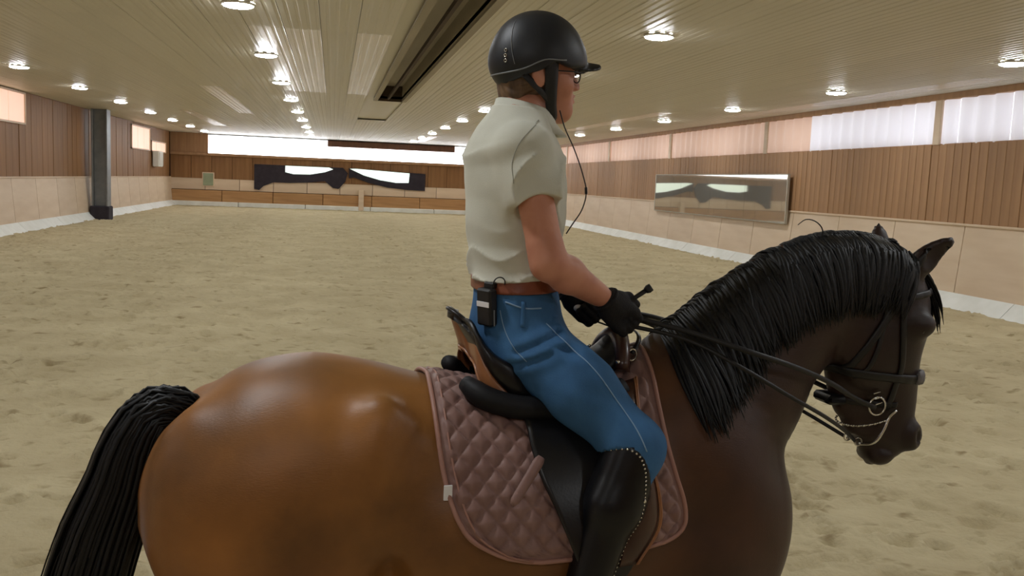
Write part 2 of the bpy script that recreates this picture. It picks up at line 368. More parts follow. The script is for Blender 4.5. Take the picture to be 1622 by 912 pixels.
glow_mirror(3.3, [(.96, 2.62), (5.75, 2.45), (5.75, 1.38), (4.6, 1.4), (3.4, 1.5), (2.2, 1.75), (1.3, 2.05), (.98, 2.0)],
        [(1.02, 2.58), (1.4, 2.6), (4.75, 2.45), (4.7, 1.85), (3.9, 1.82), (2.9, 1.95), (1.9, 2.2)], 'larger pale mirror with painted glowing reflection over a dark swag right of the far post')
s = empty('notice_board', (-7.46, YF-.1, 1.2)); tag(s, 'small greenish notice board on the far wall near the left corner', 'sign')
mb = MB(); mb.box(-.3, .3, 0, .06, 0, .75, .02); mb.build('board_face', M('notice_green', '9aa588', '8d977c', scale=2, rough=.6), s)
mb = MB(); mb.box(-.35, .35, .02, .08, -.05, .8, .01); mb.build('board_frame', m_ply, s)
s = empty('wall_box', (XL+.1, 53.4, 2.2)); tag(s, 'pale box hanging under the windows of the left wall', 'box')
mb = MB(); mb.box(-.05, .3, -.6, .6, 0, .85, .04); mb.build('box_body', m_white, s); mb = MB(); mb.box(.3, .32, -.5, .5, .08, .77, .008); mb.build('box_door', m_lamp_h, s)
# big mirror on the right wall
mr_ = empty('arena_mirror', (XR-.16, 29.0, 1.28)); tag(mr_, 'long wall mirror mounted on the right wall boards reflecting the arena', 'mirror')
for i in range(4):
    mb = MB(); mb.box(-.01, .01, -5.3+2.65*i+.005, -5.3+2.65*(i+1)-.005, .03, 1.37); mb.build('mirror_pane', m_mirror, mr_)
mb = MB(); mb.box(.012, .05, -5.35, 5.35, 0, 1.4); mb.build('backing', m_alu, mr_)
for (a, b, c, d) in ((-5.34, 5.34, 1.38, 1.40), (-5.34, 5.34, .0, .02)): mb = MB(); mb.box(-.02, .05, a, b, c, d, .006); mb.build('frame_rail', m_alu, mr_)
for a in (-5.34, 5.30): mb = MB(); mb.box(-.02, .05, a, a+.04, 0, 1.4, .006); mb.build('frame_rail', m_alu, mr_)
mr_.rotation_euler = (0, math.radians(-0.03), 0)
# ceiling lights
def disc(r, z, n, zc=None):
    return [(r*math.cos(2*math.pi*i/n), r*math.sin(2*math.pi*i/n), z) for i in range(n)]
n = 20
mb = MB(); rings = [disc(.20, 0, n), disc(.225, -.01, n), disc(.225, -.03, n), disc(.212, -.038, n), disc(.19, -.034, n)]
V = sum(rings, []); F = [(k*n+i, k*n+(i+1) % n, (k+1)*n+(i+1) % n, (k+1)*n+i) for k in range(4) for i in range(n)]
mb.add(V, F); me_h = mesh_of(mb, m_lamp_h, 'lamp_housing'); me_h.polygons.foreach_set('use_smooth', [True]*len(me_h.polygons))
dr = [(.205, -.032), (.195, -.048), (.155, -.060), (.10, -.067), (.05, -.070)]; V = sum([disc(r_, z_, n) for r_, z_ in dr], [])+[(0, 0, -.071)]; me_d = bpy.data.meshes.new('lamp_diffuser')
me_d.from_pydata(V, [], [(k*n+i, (k+1)*n+i, (k+1)*n+(i+1) % n, k*n+(i+1) % n) for k in range(4) for i in range(n)]+[(4*n+i, 5*n, 4*n+(i+1) % n) for i in range(n)]); me_d.update(); me_d.materials.append(m_lamp)
ordn = ['nearest', 'second', 'third', 'fourth', 'fifth', 'sixth', 'seventh', 'eighth', 'ninth', 'tenth', 'eleventh', 'twelfth']
rown = ['along the left wall', 'left of the ceiling slot', 'right of the ceiling slot', 'along the right wall']
firstvis = [2, 0, 0, 0]
for k in range(4):
    for j in range(-3, 9):
        x, y = -7.18+5.896*k, 13.016+5.211*j
        r = empty('ceiling_light', (x, y, HC)); vis = j-firstvis[k]
        lab = ('round white ceiling light, %s visible in the row %s' % (ordn[vis], rown[k])) if vis >= 0 else 'round white ceiling light out of view, %s in the row %s' % (ordn[-1-j+firstvis[k]], rown[k])
        tag(r, lab, 'ceiling light', 'round ceiling lights' if vis >= 0 else 'ceiling lights outside the view')
        for nm, me in (('lamp_housing', me_h), ('lamp_diffuser', me_d)):
            o = bpy.data.objects.new(nm, me); COL.objects.link(o); o.parent = r

# ------------------------------------------------------------------ implicit surfaces
def sdf_mesh(fn, lo, hi, h, c=4, newton=True):
    lo = np.asarray(lo, float); hi = np.asarray(hi, float)
    nc = np.ceil((hi-lo)/(h*c)).astype(int); n = nc*c+1
    g = [lo[i]+np.arange(nc[i]+1)*h*c for i in range(3)]
    P = np.stack(np.meshgrid(*g, indexing='ij'), -1).reshape(-1, 3)
    D = fn(P).reshape(nc+1)
    near = np.abs(D) < h*c*2.2
    act = np.zeros(nc, bool)
    for i in (0, 1):
        for j in (0, 1):
            for k in (0, 1): act |= near[i:nc[0]+i, j:nc[1]+j, k:nc[2]+k]
    fm = np.zeros(n, bool)
    up = act.repeat(c, 0).repeat(c, 1).repeat(c, 2)
    for i in (0, 1):
        for j in (0, 1):
            for k in (0, 1): fm[i:n[0]-1+i, j:n[1]-1+j, k:n[2]-1+k] |= up
    full = D[np.minimum((np.arange(n[0])+c//2)//c, nc[0])][:, np.minimum((np.arange(n[1])+c//2)//c, nc[1])][:, :, np.minimum((np.arange(n[2])+c//2)//c, nc[2])].astype(np.float64)
    idx = np.argwhere(fm); full[fm] = fn(lo+idx*h)
    S = full < 0
    # cells
    cnt = np.zeros(n-1, np.int8)
    for i in (0, 1):
        for j in (0, 1):
            for k in (0, 1): cnt += S[i:n[0]-1+i, j:n[1]-1+j, k:n[2]-1+k]
    cells = np.argwhere((cnt > 0) & (cnt < 8)); vid = -np.ones(n-1, np.int64); vid[tuple(cells.T)] = np.arange(len(cells))
    acc = np.zeros((len(cells), 3)); num = np.zeros(len(cells))
    cor = [(0, 0, 0), (1, 0, 0), (0, 1, 0), (1, 1, 0), (0, 0, 1), (1, 0, 1), (0, 1, 1), (1, 1, 1)]
    vals = [full[tuple((cells+np.array(q)).T)] for q in cor]
    for a in range(8):
        for b in range(a+1, 8):
            if sum(abs(cor[a][i]-cor[b][i]) for i in range(3)) != 1: continue
            va, vb = vals[a], vals[b]; mm = (va < 0) != (vb < 0); t = np.where(mm, va/np.where(va-vb == 0, 1, va-vb), 0)
            p = np.array(cor[a])+t[:, None]*(np.array(cor[b])-np.array(cor[a])); acc += p*mm[:, None]; num += mm
    V = lo+(cells+acc/num[:, None])*h
    Q = []
    for ax in range(3):
        e = np.zeros(3, int); e[ax] = 1; o1 = np.zeros(3, int); o1[(ax+1) % 3] = 1; o2 = np.zeros(3, int); o2[(ax+2) % 3] = 1
        sl = tuple(slice(0, n[i]-1 if i == ax else n[i]) for i in range(3)); sh = tuple(slice(e[i], n[i]) for i in range(3))
        ch = S[sl] != S[sh]; ed = np.argwhere(ch)
        ok = np.all((ed-o1-o2 >= 0) & (ed < n-1), 1); ed = ed[ok]
        if not len(ed): continue
        a = vid[tuple(ed.T)]; b = vid[tuple((ed-o1).T)]; cc = vid[tuple((ed-o1-o2).T)]; d = vid[tuple((ed-o2).T)]
        ins = S[tuple(ed.T)]
        q = np.stack([a, b, cc, d], -1); q[~ins] = q[~ins][:, ::-1]; Q.append(q)
    Q = np.concatenate(Q); Q = Q[(Q >= 0).all(1)]
    if newton:
        for _ in range(2):
            d0 = fn(V); e = h*.25
            G = np.stack([(fn(V+np.eye(3)[i]*e)-d0)/e for i in range(3)], -1); g2 = (G**2).sum(1)
            st = -G*(d0/np.maximum(g2, .05))[:, None]; l = np.linalg.norm(st, axis=1); st *= np.minimum(1, h*.6/np.maximum(l, 1e-9))[:, None]; V = V+st
    return V, Q
def smin(a, b, k):
    h = np.clip(.5+.5*(b-a)/k, 0, 1); return b+(a-b)*h-k*h*(1-h)
def smax(a, b, k): return -smin(-a, -b, k)
def cone(P, a, b, ra, rb, cap=False):
    a = np.asarray(a, float); b = np.asarray(b, float); ba = b-a; L = np.dot(ba, ba); t = np.clip(((P-a)@ba)/L, 0, 1)
    d = np.linalg.norm(P-a-t[:, None]*ba, axis=1)-(ra+(rb-ra)*t)
    if cap: d = np.maximum(d, (P-b)@(ba/np.sqrt(L)))
    return d
def ell(P, c, r, R=None):
    q = P-np.asarray(c, float)
    if R is not None: q = q@R
    r = np.asarray(r, float); k0 = np.linalg.norm(q/r, axis=1); k1 = np.linalg.norm(q/(r*r), axis=1)
    return k0*(k0-1)/np.maximum(k1, 1e-6)
def rotm(ax, deg):
    return np.array(Matrix.Rotation(math.radians(deg), 3, ax))
def chain(P, pts, k=.02):
    d = None
    for (a, ra), (b, rb) in zip(pts[:-1], pts[1:]):
        q = cone(P, a, b, ra, rb); d = q if d is None else smin(d, q, k)
    return d
def station_fn(tab, axis_vals, n=200):
    S = spline(np.asarray(tab, float), n); return [np.interp(axis_vals, S[:, 0], S[:, i]) for i in range(1, S.shape[1])]
def loft_plane(P, tab, n=48):
    """tube in the x-z plane; tab rows: x, z, half height towards +normal, half height towards -normal, half width"""
    S = spline(np.asarray(tab, float), n); C = S[:, :2]; T = np.gradient(C, axis=0); T /= np.linalg.norm(T, axis=1)[:, None]
    Q = P[:, [0, 2]]; D2 = ((Q[:, None, :]-C[None])**2).sum(-1); i = D2.argmin(1)
    # refine on the two neighbouring segments
    i0 = np.clip(i, 1, n-2); t = ((Q-C[i0])*T[i0]).sum(1); seg = np.where(t > 0, i0, i0-1); A = C[seg]; Bv = C[seg+1]-A
    u = np.clip(((Q-A)*Bv).sum(1)/(Bv**2).sum(1), 0, 1)[:, None]; R = S[seg]*(1-u)+S[seg+1]*u
    Tt = Bv/np.linalg.norm(Bv, axis=1)[:, None]; N = np.stack([-Tt[:, 1], Tt[:, 0]], -1); dv = Q-R[:, :2]
    v = (dv*N).sum(1); al = (dv*Tt).sum(1); hh = np.where(v > 0, R[:, 2], R[:, 3]); w = R[:, 4]
    y = P[:, 1]; k0 = np.sqrt((y/w)**2+(v/hh)**2); k1 = np.sqrt((y/w**2)**2+(v/hh**2)**2)
    d = k0*(k0-1)/np.maximum(k1, 1e-6); d = np.where(k0 < .05, -np.minimum(w, hh), d)
    return np.where(np.abs(al) > 1e-6, np.sqrt(np.maximum(d, 0)**2+al**2)+np.minimum(d, 0), d)

# ------------------------------------------------------------------ local frame of horse and rider
ORG = Vector((0.5365, 2.325, 0.0)); HEAD = math.radians(2.7)
FRAME = Matrix.Translation(ORG) @ Matrix.Rotation(HEAD, 4, 'Z')
def lthing(name, origin, label, cat):
    o = empty(name); o.matrix_world = FRAME @ Matrix.Translation(Vector(origin)); tag(o, label, cat); o['_org'] = tuple(origin); return o
def lpart(name, V, Q, mat, root, smooth=True, sub=None):
    org = np.array(root['_org']); V = np.asarray(V, float)-org
    if isinstance(Q, np.ndarray): return np_mesh(name, V, Q, mat, sub or root, smooth)
    o = link_mesh(name, V, Q, mat, sub or root, smooth); return o
class LB(MB):
    def tube(s, *a, **k): return s.add(*tube(*a, **k))
    def put(s, name, mat, root, smooth=True, sub=None): return lpart(name, s.V, s.F, mat, root, smooth, sub)

# ------------------------------------------------------------------ horse
TRUNK = [(-.885, 1.50, 1.10, .18), (-.85, 1.548, 1.06, .225), (-.75, 1.622, 1.02, .272), (-.60, 1.655, 1.04, .296), (-.45, 1.637, 1.10, .288),
         (-.30, 1.60, 1.05, .285), (-.10, 1.565, .97, .300), (.10, 1.565, .91, .298), (.24, 1.615, .88, .275), (.34, 1.655, .87, .25),
         (.46, 1.63, .88, .235), (.56, 1.54, .93, .205), (.64, 1.42, 1.05, .16)]
NECK = [(.40, 1.40, .26, .26, .19), (.55, 1.545, .27, .235, .165), (.68, 1.70, .225, .185, .125), (.80, 1.80, .19, .165, .105), (.92, 1.845, .162, .15, .092), (1.03, 1.845, .13, .12, .085)]
HEADT = [(1.045, 1.90, .075, .09, .075), (1.05, 1.82, .12, .15, .096), (1.045, 1.74, .132, .18, .100), (1.05, 1.65, .11, .19, .090), (1.06, 1.56, .096, .178, .070), (1.075, 1.48, .084, .152, .060), (1.075, 1.41, .083, .128, .058), (1.065, 1.365, .06, .08, .045)]
def trunk(P):
    x, y, z = P.T; xc = np.clip(x, -.885, .64); top, bot, w = station_fn(TRUNK, xc)
    zc = bot+.46*(top-bot); hu = np.where(z > zc, top-zc, zc-bot); v = z-zc
    yy = np.abs(y)
    p = 2.25; a = np.maximum((yy/w), 1e-5); b = np.maximum(np.abs(v)/hu, 1e-5); k = (a**p+b**p)**(1/p)
    gy = (a/k)**(p-1)/w; gz = (b/k)**(p-1)/hu; d = (k-1)/np.sqrt(gy**2+gz**2+.25)
    dx = np.abs(x-xc); return d+14*dx*dx
def horse_sdf(P):
    x, y, z = P.T; Pm = np.stack([x, np.sqrt(y*y+1e-5), z], -1)
    d = trunk(P)
    E = lambda c, r, R=None: ell(Pm, c, r, R)
    d = smin(d, E((-.69, .135, 1.31), (.23, .145, .24), rotm('Y', 20)), .05)         # gluteal mass
    d = smin(d, E((-.825, .105, 1.28), (.12, .12, .27), rotm('Y', -4)), .06)        # hamstrings
    d = smin(d, E((-.56, .20, 1.12), (.15, .095, .17)), .06)                        # thigh, stifle
    d = smin(d, E((-.425, .215, 1.50), (.055, .05, .09)), .07)                    # point of hip
    d = smin(d, E((-.14, .19, 1.17), (.30, .135, .22)), .08)                         # belly
    d = smin(d, E((.50, .135, 1.28), (.15, .115, .32), rotm('Y', -20)), .06)          # shoulder
    d = smin(d, E((.40, .17, 1.12), (.16, .10, .16)), .06)                           # triceps
    d = smin(d, E((.60, .085, 1.22), (.115, .105, .18)), .06)                         # breast
    d = smax(d, -E((-.335, .345, 1.47), (.075, .080, .12), rotm('Y', -15)), .05); d = smax(d, -E((-.37, .365, 1.33), (.07, .08, .15)), .05)                      # flank hollow
    d = smax(d, -E((-.40, .30, 1.10), (.045, .10, .13)), .05)                        # fold before the stifle
    d = smin(d, loft_plane(P, NECK), .07)
    hd = loft_plane(P, HEADT)
    hd = smin(hd, E((.965, .062, 1.68), (.095, .035, .11)), .03)                     # cheek
    hd = smin(hd, E((1.10, .090, 1.75), (.042, .025, .032)), .03)                   # brow
    hd = smin(hd, E((1.10, .0, 1.55), (.06, .04, .14)), .03)                         # nasal bone
    hd = smin(hd, E((1.135, .040, 1.415), (.038, .030, .045)), .02)                   # nostril wing
    hd = smax(hd, -E((1.155, .062, 1.415), (.016, .018, .026)), .012)                # nostril
    hd = smin(hd, E((1.05, .02, 1.355), (.042, .035, .03)), .02)                     # lower lip, chin
    hd = smax(hd, -E((1.065, .065, 1.375), (.05, .02, .006), rotm('Y', 20)), .008)   # mouth line
    d = smin(d, hd, .035)
    # ears
    for (b, t_, s, r) in (((1.075, -.055, 1.90), (1.185, -.085, 2.00), -1, .036), ((1.05, .058, 1.925), (1.055, .082, 2.03), 1, .034)):
        b = np.array(b); t_ = np.array(t_); ax = (t_-b); L = np.linalg.norm(ax); ax = ax/L; u = np.clip((P-b)@ax, 0, L)/L
        side = np.cross(ax, [0, 1, 0]); side /= np.linalg.norm(side); yv = np.cross(ax, side)
        w = r*(np.sin(np.pi*np.clip(.28+.72*u, 0, 1))**.8)+.003; q = P-b-(u*L)[:, None]*ax
        ww = q@side; vv = q@yv; k0 = np.sqrt((ww/w)**2+(vv/(w*.62))**2+((q@ax)/w)**2); e = (k0-1)*w*.62
        cup = ell(P, b+ax*L*.45+np.array([.012, s*.018, -.006]), (.05, .016, .05), None)
        d = smin(d, smax(e, -cup, .01), .02)
    # legs: (hind near, hind far, fore near, fore far)
    for s, hx, fx in ((-1, -.06, .10), (1, .10, -.12)):
        Y = .15*s
        hip = ((-.60, Y*1.1, 1.12), .15); st = ((-.53, Y*1.15, .98), .115)
        d = smin(d, chain(P, [hip, st, ((-.66+hx*.4, Y, .76), .075), ((-.78+hx, Y, .585), .052), ((-.765+hx, Y, .46), .036), ((-.745+hx, Y, .24), .034), ((-.735+hx, Y, .17), .041), ((-.69+hx, Y, .09), .035)], .03), .05)
        d = smin(d, chain(P, [((.43, Y*1.0, 1.02), .11), ((.46+fx*.3, Y, .86), .085), ((.475+fx*.7, Y, .62), .052), ((.48+fx, Y, .50), .050), ((.475+fx, Y, .42), .034), ((.47+fx, Y, .22), .033), ((.475+fx, Y, .17), .040), ((.51+fx, Y, .09), .034)], .03), .05)
        for hxx in (-.665+hx, .53+fx):
            hoof = np.maximum(cone(P, (hxx-.03, Y, .10), (hxx, Y, -.01), .043, .066), .0-z)
            d = smin(d, hoof, .012)
    return d
def surf_y(x, z, fn=None, side=-1, far=.6):
    """outermost body surface at (x, z), bisected from the side; returns signed y"""
    fn = fn or horse_sdf; x = np.atleast_1d(np.asarray(x, float)); z = np.atleast_1d(np.asarray(z, float)); a = np.zeros_like(x); best = np.zeros_like(x)
    ys = np.linspace(far, 0, 41); inside = np.zeros(len(x), bool); lo = np.zeros_like(x); hi = np.full_like(x, far)
    for yv in ys:
        v = fn(np.stack([x, np.full_like(x, side*yv), z], -1)); new = (v < 0) & ~inside; lo[new] = yv; hi[new] = yv+far/40; inside |= new
    for _ in range(12):
        mid = (lo+hi)/2; v = fn(np.stack([x, side*mid, z], -1)); ins = v < 0; lo = np.where(ins, mid, lo); hi = np.where(ins, hi, mid)
    return np.where(inside, side*lo, 0.0)
def sgrad(P, fn=None, e=.004):
    fn = fn or horse_sdf; P = np.asarray(P, float); G = np.stack([fn(P+np.eye(3)[i]*e)-fn(P-np.eye(3)[i]*e) for i in range(3)], -1)
    return G/np.maximum(np.linalg.norm(G, axis=1), 1e-9)[:, None]

# coat: bay, golden brown on the rump, darker on neck, head and legs
def coat_material():
    m = bpy.data.materials.new('bay_coat'); m.use_nodes = True; nt = m.node_tree; b = nt.nodes['Principled BSDF']; L = nt.links.new
    tc = nt.nodes.new('ShaderNodeTexCoord'); sx = nt.nodes.new('ShaderNodeSeparateXYZ'); L(tc.outputs['Object'], sx.inputs[0])
    n = nt.nodes.new('ShaderNodeTexNoise'); n.inputs['Scale'].default_value = 3.2; n.inputs['Detail'].default_value = 4; L(tc.outputs['Object'], n.inputs[0])
    def mth(op, a, b_=None):
        q = nt.nodes.new('ShaderNodeMath'); q.operation = op
        for i, v in enumerate((a, b_)):
            if v is None: continue
            if isinstance(v, (int, float)): q.inputs[i].default_value = v
            else: L(v, q.inputs[i])
        return q.outputs[0]
    jig = mth('MULTIPLY', mth('SUBTRACT', n.outputs['Fac'], .5), .30)
    r = nt.nodes.new('ShaderNodeValToRGB'); L(mth('ADD', mth('ADD', mth('MULTIPLY', sx.outputs[0], .4), .45), mth('MULTIPLY', jig, .8)), r.inputs[0])
    cr = r.color_ramp; cr.elements[0].position = 0.05; cr.elements[0].color = lin('9a642f'); cr.elements[1].position = .95; cr.elements[1].color = lin('1c0f0a')
    for p, c in ((.30, '90602d'), (.50, '643e1f'), (.62, '45291a'), (.72, '3a2216'), (.84, '2a1610')): e = cr.elements.new(p); e.color = lin(c)
    zr = nt.nodes.new('ShaderNodeMapRange'); L(mth('ADD', sx.outputs[2], jig), zr.inputs[0]); zr.inputs[1].default_value = .45; zr.inputs[2].default_value = .95
    mx = nt.nodes.new('ShaderNodeMix'); mx.data_type = 'RGBA'; L(zr.outputs[0], mx.inputs[0]); mx.inputs[6].default_value = lin('140d0a'); L(r.outputs[0], mx.inputs[7])
    n3 = nt.nodes.new('ShaderNodeTexNoise'); n3.inputs['Scale'].default_value = 3.6; n3.inputs['Detail'].default_value = 6; L(tc.outputs['Object'], n3.inputs[0])
    hv = nt.nodes.new('ShaderNodeHueSaturation'); mr = nt.nodes.new('ShaderNodeMapRange'); mr.inputs[1].default_value = .3; mr.inputs[2].default_value = .7; mr.inputs[3].default_value = .50; mr.inputs[4].default_value = 1.2
    L(n3.outputs['Fac'], mr.inputs[0]); L(mr.outputs[0], hv.inputs['Value']); L(mx.outputs[2], hv.inputs['Color']); L(hv.outputs[0], b.inputs['Base Color'])
    b.inputs['Roughness'].default_value = .46; b.inputs['Specular IOR Level'].default_value = .45
    b.inputs['Sheen Weight'].default_value = .08; b.inputs['Sheen Roughness'].default_value = .3
    mp = nt.nodes.new('ShaderNodeMapping'); mp.inputs['Scale'].default_value = (60, 240, 240); L(tc.outputs['Object'], mp.inputs[0])
    n2 = nt.nodes.new('ShaderNodeTexNoise'); n2.inputs['Scale'].default_value = 1.5; n2.inputs['Detail'].default_value = 3; L(mp.outputs[0], n2.inputs[0])
    bp = nt.nodes.new('ShaderNodeBump'); bp.inputs['Strength'].default_value = .12; bp.inputs['Distance'].default_value = .004; L(n2.outputs['Fac'], bp.inputs['Height']); L(bp.outputs[0], b.inputs['Normal'])
    return m
m_coat = coat_material()
m_hair = M('black_horsehair', '08080a', '0f0f12', scale=20, rough=.5, spec=.35, bump=.3, bscale=60, stretch=(1, 1, 1), bdist=.004)
m_eye = M('horse_eye', '0a0706', rough=.05, spec=.8)
horse = lthing('horse', (0, 0, 0), 'bay horse with black mane and tail, saddled, head bent down', 'horse')
V, Q = sdf_mesh(horse_sdf, (-1.0, -.40, -.03), (1.3, .40, 2.08), .011)
body_h = lpart('body', V, Q, m_coat, horse)
lb = LB()
for s in (-1, 1):
    mb = MB(); c = np.array([1.092, .094*s, 1.742]); n = 12; Vs = []; Fs = []
    for i in range(n+1):
        for j in range(n):
            a = math.pi*i/n; b_ = 2*math.pi*j/n; Vs.append(c+np.array([.026*math.sin(a)*math.cos(b_), .02*math.sin(a)*math.sin(b_), .022*math.cos(a)]))
    Fs = [(i*n+j, (i+1)*n+j, (i+1)*n+(j+1) % n, i*n+(j+1) % n) for i in range(n) for j in range(n)]
    lpart('eye', Vs, Fs, m_eye, horse)
# mane: locks lying on the near side of the neck
CREST = np.array([(.34, 1.665), (.44, 1.745), (.56, 1.845), (.68, 1.925), (.80, 1.985), (.92, 2.0), (1.02, 1.975), (1.075, 1.93)])
def hair_lock(lb, path, w, nrm, n=6, flat=.45):
    k = len(path); u = np.linspace(0, 1, k); rad = w*np.clip(np.minimum((u*6+.35), 1)*(1-u**2.2*.92), .06, 1)
    lb.tube(path, rad, n=n, flat=(nrm, flat))
def crest_top(x, z0):
    """top of the neck surface above x in the median plane"""
    zz = np.linspace(z0+.12, z0-.15, 55); v = horse_sdf(np.stack([np.full_like(zz, x), np.zeros_like(zz), zz], -1)); i = np.argmax(v < 0); return zz[i]
lb = LB(); CS = spline(CREST, 200); CT = np.gradient(CS, axis=0); CT /= np.linalg.norm(CT, axis=1)[:, None]
ctop = np.array([crest_top(p[0], p[1]) for p in CS[::4]]); ctop = np.interp(np.arange(200), np.arange(0, 200, 4), ctop)
NL = 900; K = 11; paths = []; XX = []; ZZ = []; lens = []
for i in range(NL):
    t = (i+.5)/NL; j = int(t*199); x0 = CS[j, 0]; z0 = ctop[j]-.006; T = CT[j]; nrm = np.array([T[1], -T[0]]); dirn = nrm*.55+np.array([0, -.75]); dirn /= np.linalg.norm(dirn)
    dirn = dirn+np.array([random.gauss(-.02, .06), 0]); ln = random.uniform(.175, .225)*(1.15 if t < .25 else 1)*(.85 if t > .88 else 1)
    s = np.linspace(0, 1, K); bend = random.gauss(0, .012)
    XX.append(x0+dirn[0]*ln*s+bend*np.sin(s*3)); ZZ.append(z0+dirn[1]*ln*s); lens.append(ln)
XX = np.array(XX); ZZ = np.array(ZZ); YY = surf_y(XX.ravel(), ZZ.ravel()).reshape(XX.shape)
GR = sgrad(np.stack([XX, YY-.004, ZZ], -1).reshape(-1, 3)).reshape(NL, K, 3)
for i in range(NL):
    off = random.uniform(.004, .022); s = np.linspace(0, 1, K); lift = off*np.clip(s*5, .5, 1)
    P = np.stack([XX[i], YY[i], ZZ[i]], -1)+GR[i]*lift[:, None]; P[0] += (0, .02, .0)
    P[0, 2] += .004
    hair_lock(lb, P, random.uniform(.006, .011), GR[i], n=5)
# short hairs arching over the crest to the far side
for i in range(200):
    j = random.randrange(2, 198); x0 = CS[j, 0]; z0 = ctop[j]; K2 = 6; s = np.linspace(0, 1, K2)
    P = np.stack([x0+random.gauss(0, .01)*s, -.03+.09*s, z0+.012*np.sin(s*2.4)-.045*s*s], -1)
    hair_lock(lb, P, .009, [(0, .3, 1)]*K2, flat=.5)
lb.put('mane', m_hair, horse)
# a loose wispy hair above the crest
lb = LB(); P = spline([(.80, -.03, 1.975), (.795, -.035, 2.01), (.77, -.04, 2.03), (.735, -.045, 2.035), (.71, -.05, 2.02)], 14); lb.tube(P, np.linspace(.0022, .0012, 14), n=5); lb.put('stray_hair', m_hair, horse)
# forelock
lb = LB()
for i in range(60):
    y0 = random.uniform(-.035, .035); a = random.uniform(-.05, .05); ln = random.uniform(.12, .22); s = np.linspace(0, 1, 8)
    x = 1.085+.102*np.sin(np.minimum(s*1.6, 1.5))*(.75+.5*random.random()*.5)+.015*s; z = 1.935-ln*s**1.2; y = y0*(1-.2*s)+a*s
    hair_lock(lb, np.stack([x, y, z], -1), random.uniform(.008, .013), [(1, 0, .3)]*8)
lb.put('forelock', m_hair, horse)
# tail
TAILC = spline([(-.84, 0, 1.485), (-.89, 0, 1.525), (-.945, 0, 1.525), (-.992, 0, 1.455), (-1.022, 0, 1.35), (-1.075, 0, 1.2), (-1.125, 0, 1.0), (-1.14, 0, .78), (-1.12, 0, .58), (-1.10, 0, .42)], 60)
TW = np.interp(np.linspace(0, 1, 60), [0, .1, .2, .35, .5, .65, .8, 1], [.05, .058, .075, .088, .092, .1, .085, .05])
lb = LB(); Vc, Fc = tube(TAILC[12:], TW[12:]*.5, n=12); lb.add(Vc, Fc)
for i in range(640):
    a = random.uniform(0, 2*math.pi); rr = math.sqrt(random.uniform(.2, 1)); st = random.randrange(0, 5) if i < 400 else random.randrange(18, 30); en = random.randrange(44, 60)
    ids = np.linspace(st, en, 22); s = np.linspace(0, 1, 22); grow = np.clip(s*3+(.85 if st < 8 else .6), 0, 1)*rr*(1+.12*s)
    C = np.stack([np.interp(ids, np.arange(60), TAILC[:, q]) for q in range(3)], -1); w = np.interp(ids, np.arange(60), TW); TG = np.gradient(TAILC, axis=0); Tt = np.stack([np.interp(ids, np.arange(60), TG[:, q]) for q in range(3)], -1); Tt /= np.linalg.norm(Tt, axis=1)[:, None]; N = np.stack([-Tt[:, 2], 0*s, Tt[:, 0]], -1)
    wob = .012*np.sin(s*random.uniform(3, 7)+a)*s
    P = C+N*(w*math.cos(a)*grow+wob)[:, None]+np.array([0, 1, 0])*(w*.8*math.sin(a)*grow)[:, None]
    nr = N*math.cos(a)+np.array([0, 1, 0])*math.sin(a); hair_lock(lb, P, random.uniform(.005, .010), nr, n=4, flat=.5)
lb.put('tail', m_hair, horse)

# ------------------------------------------------------------------ rider
m_skin = M('skin', 'c98e74', 'bd7f66', scale=14, rough=.5, spec=.35, bump=.05, bscale=90)
m_shirt = M('shirt_cloth', 'd6d6c8', 'cbcbbc', scale=6, rough=.75, spec=.25, bump=.25, bscale=380, sheen=.1, bdist=.002)
m_denim = M('blue_denim', '44719f', '34597f', scale=9, rough=.8, spec=.2, bump=.35, bscale=420, bdist=.002, stretch=(1, 1, .5), lo=.3, hi=.7)
m_seam = M('denim_seam', '7f9cb9', rough=.8)
m_belt = M('brown_belt', '8a4c33', '7a4029', scale=20, rough=.45)
m_boot = M('black_boot', '07070a', '0c0c11', scale=10, rough=.34, spec=.4)
m_blk = M('black_plastic', '0f0f12', '17171a', scale=30, rough=.5)
m_glove = M('black_glove', '16151a', '25221f', scale=16, rough=.75, spec=.3, bump=.2, bscale=200)
m_helm = M('helmet_shell', '16181d', '1b1e24', scale=6, rough=.48, spec=.5, bump=.15, bscale=300, bdist=.001)
m_hairb = M('brown_hair', '4a3524', '7a5e42', scale=40, rough=.6, stretch=(1, 1, .2))
m_chrome = M('chrome', 'd8d8d4', rough=.18, metal=1)
m_whitep = M('white_print', 'e8e8ea', rough=.5)
TOR = [  # z, centre x, half depth, half width
    (1.60, -.05, .07, .10), (1.66, -.05, .098, .15), (1.72, -.055, .102, .165), (1.79, -.062, .098, .16), (1.86, -.070, .092, .142), (1.95, -.076, .106, .142), (2.04, -.074, .120, .152),
    (2.12, -.080, .122, .160), (2.18, -.086, .108, .165), (2.235, -.088, .082, .135), (2.28, -.080, .060, .085), (2.31, -.075, .05, .06)]
def torso(P, lo=1.60, hi=2.31):
    x, y, z = P.T; zc = np.clip(z, lo, hi); cx, dd, w = station_fn(TOR, zc)
    u = x-cx; p = 2.3; a = np.maximum(np.abs(y)/w, 1e-5); b = np.maximum(np.abs(u)/dd, 1e-5); k = (a**p+b**p)**(1/p)
    g1 = (a/k)**(p-1)/w; g2 = (b/k)**(p-1)/dd; d = (k-1)/np.sqrt(g1**2+g2**2+4)
    dz = np.abs(z-zc); return np.where(dz > 0, np.sqrt(np.maximum(d, 0)**2+dz**2)+np.minimum(d, 0), d)
SHO = [np.array((-.10, s*.165, 2.172)) for s in (-1, 1)]
ELB = [np.array((-.042, -.22, 1.916)), np.array((-.005, .225, 1.92))]
WRI = [np.array((.142, -.125, 1.818)), np.array((.115, .115, 1.812))]
